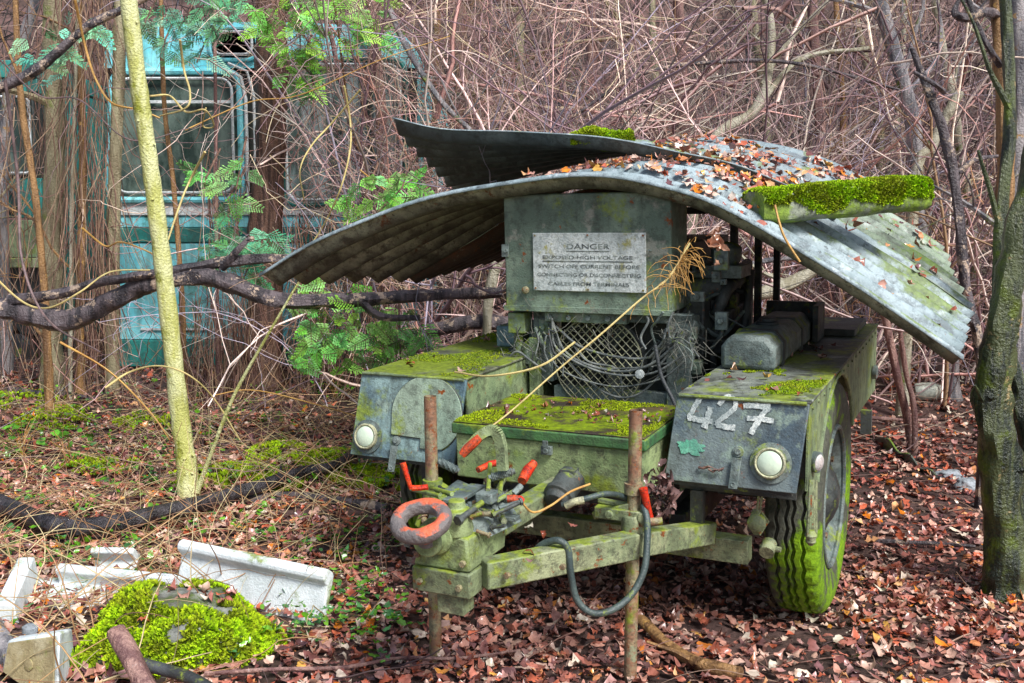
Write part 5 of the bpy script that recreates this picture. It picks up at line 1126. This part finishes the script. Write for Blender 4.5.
# ================================================================== ROOF SHEETS
def sheet(name, label, front, rear, y0, y1, nw, amp, mtop, mund, drop=.0, lift=0.0, twist=None, dent=.01, ph=0):
    fs_ = [np.array(p) for p in spline(front, 8)]; rs_ = [np.array(p) for p in spline(rear, 8)]
    # resample both to same count
    def res(a, n):
        a = np.array(a); d = np.concatenate([[0], np.cumsum(np.linalg.norm(np.diff(a, axis=0), axis=1))]); t = np.linspace(0, d[-1], n)
        return np.stack([np.interp(t, d, a[:, j]) for j in range(a.shape[1])], 1)
    NU = 56; NV = nw*12+1; Fv = res(fs_, NU); Rv = res(rs_, NU)
    V = np.zeros((NV, NU, 3)); CR = []
    for j in range(NV):
        v = j/(NV-1); w = amp*cos(2*pi*nw*v+ph)
        row = Fv*(1-v)+Rv*v; tx = np.gradient(row, axis=0); nn = np.stack([-tx[:, 1], tx[:, 0]], 1); nn /= np.linalg.norm(nn, axis=1, keepdims=True)
        row = row+nn*w
        yy = y0(v, np.linspace(0, 1, NU)) if callable(y0) else np.full(NU, y0+(y1-y0)*v)
        z = row[:, 1]+dent*np.array([noise.noise(Vector((r[0]*1.7, v*3, 6+lift))) for r in row])+lift
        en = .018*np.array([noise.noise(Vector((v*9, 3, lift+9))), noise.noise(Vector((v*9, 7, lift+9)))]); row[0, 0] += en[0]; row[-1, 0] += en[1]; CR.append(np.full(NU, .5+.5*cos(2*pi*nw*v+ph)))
        V[j, :, 0] = row[:, 0]; V[j, :, 1] = yy; V[j, :, 2] = z
    lip = V[0].copy(); lip[:, 1] -= .014; lip[:, 2] -= .018
    if drop: V = np.concatenate([lip[None]*1.0, V]); NV += 1; CR = [np.ones(NU)]+CR
    Q = [(j*NU+i, j*NU+i+1, (j+1)*NU+i+1, (j+1)*NU+i) for j in range(NV-1) for i in range(NU-1)]
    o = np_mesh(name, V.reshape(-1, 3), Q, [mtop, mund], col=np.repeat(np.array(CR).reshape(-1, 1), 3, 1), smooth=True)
    s = o.modifiers.new('thick', 'SOLIDIFY'); s.thickness = .007; s.offset = -1; s.material_offset = 1; s.material_offset_rim = 0
    o.matrix_world = TM; tag(o, label, 'corrugated sheet')
    return V, o
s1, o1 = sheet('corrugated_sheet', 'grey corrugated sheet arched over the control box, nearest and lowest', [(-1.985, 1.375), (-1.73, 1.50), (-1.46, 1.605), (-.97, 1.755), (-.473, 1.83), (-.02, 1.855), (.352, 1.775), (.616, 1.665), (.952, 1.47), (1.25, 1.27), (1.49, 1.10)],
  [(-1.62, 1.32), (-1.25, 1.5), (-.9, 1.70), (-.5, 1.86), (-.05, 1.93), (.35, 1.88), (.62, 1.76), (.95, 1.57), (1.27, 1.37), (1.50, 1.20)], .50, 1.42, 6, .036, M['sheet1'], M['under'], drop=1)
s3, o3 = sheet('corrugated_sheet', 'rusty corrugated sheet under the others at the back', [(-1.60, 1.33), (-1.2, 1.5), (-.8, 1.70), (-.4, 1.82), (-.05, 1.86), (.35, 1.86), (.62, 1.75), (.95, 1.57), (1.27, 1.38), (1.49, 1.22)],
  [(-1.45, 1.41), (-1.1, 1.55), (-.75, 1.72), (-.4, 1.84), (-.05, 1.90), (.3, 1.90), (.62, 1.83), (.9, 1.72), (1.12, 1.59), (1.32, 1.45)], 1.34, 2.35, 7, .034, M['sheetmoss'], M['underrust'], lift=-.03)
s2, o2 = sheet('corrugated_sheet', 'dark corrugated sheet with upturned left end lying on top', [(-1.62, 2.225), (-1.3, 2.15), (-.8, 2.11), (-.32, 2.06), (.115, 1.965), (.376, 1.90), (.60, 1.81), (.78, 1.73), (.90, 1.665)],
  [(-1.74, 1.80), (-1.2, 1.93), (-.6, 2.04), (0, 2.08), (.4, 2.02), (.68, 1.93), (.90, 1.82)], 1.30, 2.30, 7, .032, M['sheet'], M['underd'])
# fallen leaves on roof
def onsheet(V, j, i): return V[min(j, len(V)-1), i], 
pts = []; nr = []
def addleaf(V, u0, u1, v0, v1, n, seed, dens=0):
    NV, NU, _ = V.shape
    for _ in range(n):
        u = R.uniform(u0, u1)*(NU-1.01); v = R.uniform(v0, v1)*(NV-1.01); i, j = int(u), int(v)
        if noise.noise(Vector((u*.12, v*.09, seed))) < dens: continue
        p = V[j, i]+(V[j, i+1]-V[j, i])*(u-i); a = V[j, i+1]-V[j, i]; b = V[min(j+4, NV-1), i]-V[max(j-4, 0), i]; nn = np.cross(a, b); nn /= np.linalg.norm(nn)+1e-9
        if nn[2] < 0: nn = -nn
        pts.append(p+nn*(.012+R.random()*.015)); nr.append(nn)
addleaf(s1, .42, .74, .12, 1, 760, 2, .02); addleaf(s1, .6, .98, .15, 1, 100, 4, -.1); addleaf(s2, .60, 1, .02, .9, 1000, 5, -.08); addleaf(s3, .7, 1, .1, 1, 140, 8, -.1); addleaf(s1, .62, .76, .5, 1, 160, 4, -.5)
n = len(pts); cc = leafcols(n, [2, 1, 3, 3, 1, 3.5, 3, 1, 3, 1, 3])
o = leaf_cloud(np.array(pts), .35, rng.uniform(.03, .075, n), cc, 'roof_leaves', 'fallen rust and orange leaves on the corrugated roof', normals=np.array(nr)); o.matrix_world = TM
# ---------------- mossy slab on the roof
def blob_slab(name, label, a, b, w, h, mat, cat, mossn, mossdens, topbias=.0, seed=1, rnd=.006):
    """long block from a to b (trailer coords, centre line of the base)"""
    a = Vector(a); b = Vector(b); t = (b-a).normalized(); s = t.cross(Vector((0, 0, 1))).normalized(); up = s.cross(t).normalized()
    root = empty(name, mat=TM @ Matrix.Translation(a)); tag(root, label, cat)
    NL, NS = 26, 28; L = (b-a).length; V = []; N_ = []
    for i in range(NL+1):
        f = i/NL; endk = 1-.10*(1-min(1, min(f, 1-f)*14)); ex = 0
        for k in range(NS):
            an = 2*pi*k/NS; c_, s_ = cos(an), sin(an); e = 5
            rr = 1/((abs(c_)**e+abs(s_)**e)**(1/e)); p = t*L*f+s*c_*rr*w/2*endk+up*(h/2+s_*rr*h/2*endk)
            n_ = noise.noise(p*9+Vector((seed, 0, 0)))*rnd*2+noise.noise(p*30)*rnd; p = p+(s*c_+up*s_)*n_; V.append(p); N_.append((s*c_+up*s_).normalized())
    m = MB(); m.add(V, [(i*NS+k, i*NS+(k+1) % NS, (i+1)*NS+(k+1) % NS, (i+1)*NS+k) for i in range(NL) for k in range(NS)]+[tuple(range(NS)), tuple(NL*NS+k for k in range(NS))])
    m.build('block', mat, root)
    P = []; Nn = []
    for _ in range(mossn):
        i = R.uniform(0, NL-.001); k = R.uniform(0, NS); i0, k0 = int(i), int(k) % NS; f = i-i0; g = k-int(k)
        p = V[i0*NS+k0]*(1-f)*(1-g)+V[(i0+1)*NS+k0]*f*(1-g)+V[i0*NS+(k0+1) % NS]*(1-f)*g+V[(i0+1)*NS+(k0+1) % NS]*f*g; nn = N_[i0*NS+k0]
        hgt = (p.dot(up))/h+.35*noise.noise(p*7)+.12*noise.noise(p*25)
        if nn.z > .7 or hgt > mossdens: 
            P.append(tuple(p)); Nn.append(tuple(nn))
    tufts(P, Nn, .013, 'moss', root, col=(.42, .66, .05), spread=.6)
    return root
blob_slab('stone_slab', 'long stone slab with bright green moss on top lying across the roof', (.63, .71, 1.645), (1.27, 1.20, 1.69), .25, .15, M['stone'], 'slab', 17000, .40)
c = TI @ at(600, 143, 5.45)
blob_slab('mossy_stone', 'small bright mossy lump on the top sheet edge', ly(570, 143, 1.40)+Vector((0, 0, -.02)), ly(632, 145, 1.55)+Vector((0, 0, -.02)), .22, .085, M['stone'], 'stone', 5000, .2, rnd=.02)
# small white flakes + dry root tangle hanging from the roof to the toolbox
m = MB(); st = [Vector(a) for a in spline([tuple(loc(*q)) for q in ((690, 243, 4.0), (668, 278, 3.95), (640, 300, 3.9), (600, 335, 3.85), (560, 368, 3.8), (510, 412, 3.7), (478, 436, 3.55))], 10)]
m.tube(st, [.0045, .003], 7); root = m.build('dry_reed', M['vinepale']); root.matrix_world = TM; tag(root, 'dry yellow reed with frayed tip leaning from roof to coupling', 'reed')
m = MB()
for k in range(70):
    i = R.choice((0, 1, 2, 3, 4, 5, 6, 7, 8, 9, 10, 11, 3, 4, 5, 6, 7, 14, 18)); p = st[i]; q = [p]; d = Vector((R.gauss(.2, .7), R.gauss(0, .5), R.gauss(-.1, .8))).normalized()
    for j in range(5): d = (d+Vector((R.gauss(0, .3), R.gauss(0, .2), R.gauss(-.25, .25)))).normalized(); q.append(q[-1]+d*R.uniform(.015, .035))
    m.tube(q, [.0016, .0008], 4)
m.build('frayed_tip', M['vineor'], root)
hg = [tuple(loc(*q)) for q in ((775, 205, 4.05), (779, 222, 4.03), (786, 240, 4.02), (800, 262, 4.0))]
tag(MB().tube([Vector(a) for a in spline(hg, 6)], .005, 6, jit=.3).build('withered_vine', M['vineor']), 'withered orange stem hanging over the slab end', 'stem').matrix_world = TM
tag(MB().tube([Vector(a) for a in spline([tuple(loc(*q)) for q in ((455, 372, 4.4), (490, 376, 4.2), (540, 366, 4.15), (575, 342, 4.2))], 6)], .005, 6).build('pale_stem', M['vinepale']), 'pale bent stem lying across the toolbox top', 'stem').matrix_world = TM
m = MB(); lv = [tuple(loc(715+R.gauss(0, 3), 243+R.gauss(0, 8), 4.08)) for _ in range(9)]
o = leaf_cloud(np.array(lv), 1.4, np.full(9, .07), np.array([(.62, .38, .28)]*9), 'hanging_leaf', None, kind=None); tag(o, 'pale pink dead leaves hanging from the roof edge', 'leaf'); o.matrix_world = TM

P = [(R.uniform(-.37, .42), R.gauss(.06, .10), .885) for _ in range(90)]+[(R.uniform(.52, .98), R.uniform(.1, 2.2), 1.016) for _ in range(46)]+[(R.uniform(-.98, -.5), R.uniform(.1, 2.2), 1.016) for _ in range(22)]+[(R.uniform(.05, .35)-.02, -.98+R.uniform(0, .4), .62) for _ in range(8)]
n = len(P); o = leaf_cloud(np.array(P), .3, np.concatenate([rng.uniform(.012, .035, 90), rng.uniform(.02, .06, n-90)]), leafcols(n)*.6, 'trailer_leaves', 'small brown leaf scraps on the trailer tops', curl=1.6); o.matrix_world = TM
c0 = gnd(168, 665)+Vector((0, .16, .02)); P = []
for _ in range(26):
    a, b = R.uniform(0, 2*pi), R.uniform(.1, .75); P.append((c0.x+cos(a)*b*.34, c0.y+sin(a)*b*.26, c0.z+.215*sqrt(1-b*b*.9)))
leaf_cloud(np.array(P), .5, rng.uniform(.03, .06, 26), leafcols(26), 'boulder_leaves', 'fallen leaves caught on the mossy boulder', curl=1.5)
# ================================================================== FOREGROUND PIECES AT LEFT
def profile_piece(name, label, A, B, up, prof, mat, cat='trough', thick=None, endmat=None):
    """extrude a 2D profile (s,h) from A to B"""
    A = Vector(A); B = Vector(B); t = (B-A).normalized(); up = (Vector(up)-t*Vector(up).dot(t)).normalized(); s = up.cross(t).normalized()
    P = [A+s*a+up*b for a, b in prof]; m = MB(); m.prism(P, B-A); return tag(m.build(name, mat, bevel=.006), label, cat)
A = gnd(178, 592, -.02); B = gnd(324, 622, -.04)
lipp = [(0, 0), (.028, 0), (.03, .12), (.034, .19), (.07, .215), (.075, .235), (.065, .255), (.045, .262), (.01, .25), (-.005, .235), (-.004, .12)]
profile_piece('trough_section', 'large white concrete channel piece leaning on the leaves', A, B, Vector((.16, .25, 1)), [(-a, b) for a, b in lipp], M['conc'])
A = gnd(60, 590, -.02); B = gnd(176, 602, -.02)
profile_piece('trough_section', 'half buried white channel piece with rounded rim behind the boulder', A, B, (0, .35, 1), [(0, 0), (-.03, 0), (-.03, .06), (-.05, .085), (-.075, .10), (-.08, .125), (-.05, .14), (.01, .13), (.02, .1)], M['conc'])
A = gnd(80, 585, -.03)+Vector((0, .15, 0)); B = gnd(128, 582, -.03)+Vector((0, .1, 0))
profile_piece('trough_section', 'small broken white channel fragment behind the buried piece', A, B, (0, .6, 1), [(0, 0), (-.03, 0), (-.03, .09), (-.1, .11), (-.1, .14), (0, .13)], M['conc'])
A = at(-40, 590, 4.1); B = at(14, 636, 3.9)
profile_piece('trough_section', 'white concrete trough corner at the left picture edge', at(2, 640, 4.05), at(24, 590, 4.5), (0, -.1, 1), [(0, 0), (-.42, 0), (-.42, .04), (-.07, .05), (-.06, .16), (.01, .165), (.03, .10)], M['conc'])
# lower-left block: white with cream end and pipe stub
m = MB(); a = at(66, 634, 3.62); 
vv = [at(2, 672, 3.5), at(58, 712, 3.35), at(76, 672, 3.7), at(20, 655, 3.85), at(8, 640, 3.5), at(60, 632, 3.42), at(72, 628, 3.72), at(18, 636, 3.86)]
bl = empty('concrete_block', vv[0]); tag(bl, 'white concrete block with cream broken end in the lower left corner', 'block')
o0 = vv[0]; vv = [p-o0 for p in vv]
m.hexa(vv); m.build('body', M['conc'], bl, bevel=.01)
fc = (vv[0]+vv[1]+vv[5]+vv[4])/4; nf = (vv[1]-vv[0]).cross(vv[4]-vv[0]).normalized(); nf = nf if nf.y < 0 else -nf
q = [fc+(p-fc)*.9+nf*.004 for p in (vv[0], vv[1], vv[5], vv[4])]; MB().prism(q, nf*.006).build('end_face', M['cream'], bl, bevel=.004)
MB().lathe(fc+nf*.01, nf, [(0, .022), (.004, .022), (.006, .012)], 18).build('plug', M['cream'], bl)
m = MB(); p = at(30, 634, 3.8); m.lathe(p, (0.05, 0, 1), [(-.08, .014), (.0, .014), (.01, .03), (.03, .03), (.04, .015)], 14); tag(m.build('pipe_stub', M['greystone']), 'grey green pipe stub with cap behind the lower left block', 'pipe')
# boulder
def boulder(name, label, c, rx, ry, rz, mat, nm, cat='boulder', seed=0, mossmin=-.2, fr=3.0):
    root = empty(name, c); tag(root, label, cat); bm = bmesh.new(); bmesh.ops.create_icosphere(bm, subdivisions=5, radius=1)
    P = []; Nn = []
    for v in bm.verts:
        d = v.co.normalized(); k = 1+.28*noise.noise(d*1.3+Vector((seed, 0, 0)))+.10*noise.noise(d*fr+Vector((seed, 0, 3)))+.03*noise.noise(d*11)
        v.co = Vector((d.x*rx, d.y*ry, d.z*rz))*k
    bm.normal_update(); me = bpy.data.meshes.new('rock'); bm.to_mesh(me); fl = [(f.calc_center_median(), f.normal.copy(), [v.co.copy() for v in f.verts]) for f in bm.faces]; bm.free()
    me.polygons.foreach_set('use_smooth', [True]*len(me.polygons)); link('rock', me, mat, root)
    if nm:
        for _ in range(nm):
            c_, n_, vs = R.choice(fl)
            if n_.z < -.15 or c_.z < -rz*.5: continue
            if noise.noise(c_*7+Vector((seed, 5, 1))) < mossmin-.2: continue
            a, b = R.random(), R.random()
            if a+b > 1: a, b = 1-a, 1-b
            P.append(tuple(vs[0]+(vs[1]-vs[0])*a+(vs[2]-vs[0])*b)); Nn.append(tuple(n_))
        tufts(P, Nn, .022, 'moss', root, col=(.42, .66, .04), spread=.65)
    return root
c = gnd(168, 665); boulder('boulder', 'moss covered boulder at the lower left', c+Vector((0, .16, .02)), .35, .27, .21, M['rock'], 20000, seed=6, mossmin=.12)
boulder('stone', 'bluish grey stone on the leaves at right', gnd(966, 490)+Vector((0, 0, .03)), .07, .06, .05, M['greystone'], 0, cat='stone', seed=5)
boulder('stone', 'pale blue flat stone beside the bluish grey one', gnd(950, 478)+Vector((0, 0, .02)), .09, .05, .035, M['greystone'], 0, cat='stone', seed=7)
# corrugated scrap fragment
V = []; 
p0 = gnd(884, 452, .10); p1 = gnd(938, 480, .02)
NU, NVV = 40, 5
for j in range(NVV):
    for i in range(NU):
        u = i/(NU-1); p = p0.lerp(p1, u)+Vector((0, (j/(NVV-1))*.22, -.05*(j/(NVV-1)))); p.z += .02*sin(u*2*pi*2.5)+.0; V.append(tuple(p))
Q = [(j*NU+i, j*NU+i+1, (j+1)*NU+i+1, (j+1)*NU+i) for j in range(NVV-1) for i in range(NU-1)]
o = np_mesh('sheet_fragment', V, Q, M['sheetmoss'], smooth=True); o.modifiers.new('t', 'SOLIDIFY').thickness = .012; tag(o, 'broken strip of green corrugated sheet on the leaves', 'corrugated scrap')
c = gnd(927, 403, .075); m = MB(); m.lathe(c, (1, -.3, .1), [(-.10, .05), (-.10, .075), (-.08, .085), (-.03, .082), (.03, .082), (.06, .085), (.08, .06), (.10, .055), (.115, .055), (.115, .03)], 24)
tag(m.build('plastic_jar', M['jar']), 'clear round jar lying in the leaves beyond the trailer', 'jar')

# ================================================================== LIGHT AND CAMERA
w = bpy.data.worlds.new('World'); SC.world = w; w.use_nodes = True; nt = w.node_tree
sky = nt.nodes.new('ShaderNodeTexSky'); sky.sky_type = 'NISHITA'; sky.sun_disc = False; sky.sun_elevation = radians(48); sky.sun_rotation = radians(145)
sky.dust_density = 2.5; sky.air_density = 1.0
nt.links.new(sky.outputs[0], nt.nodes['Background'].inputs[0]); nt.nodes['Background'].inputs[1].default_value = .15
sl = bpy.data.lights.new('sun', 'SUN'); sl.energy = 4.9; sl.angle = radians(18); sl.color = (1, .985, .97)
so = bpy.data.objects.new('sun', sl); COL.objects.link(so)
el, azm = radians(48), radians(145)     # azimuth measured from +Y clockwise: the light comes from behind the camera, to the right
dv = Vector((sin(azm)*cos(el), cos(azm)*cos(el), sin(el)))
so.rotation_euler = (-dv).to_track_quat('-Z', 'Y').to_euler(); so.location = dv*20
cd = bpy.data.cameras.new('camera'); co = bpy.data.objects.new('camera', cd); COL.objects.link(co); SC.camera = co
cd.sensor_width = 36; cd.lens = 36*F/1024; cd.clip_end = 500; cd.clip_start = .05
co.location = (0, 0, CZ); co.rotation_euler = (pi/2-PT, 0, 0)
SC.view_settings.view_transform = 'Standard'; SC.view_settings.look = 'None'; SC.view_settings.exposure = 0
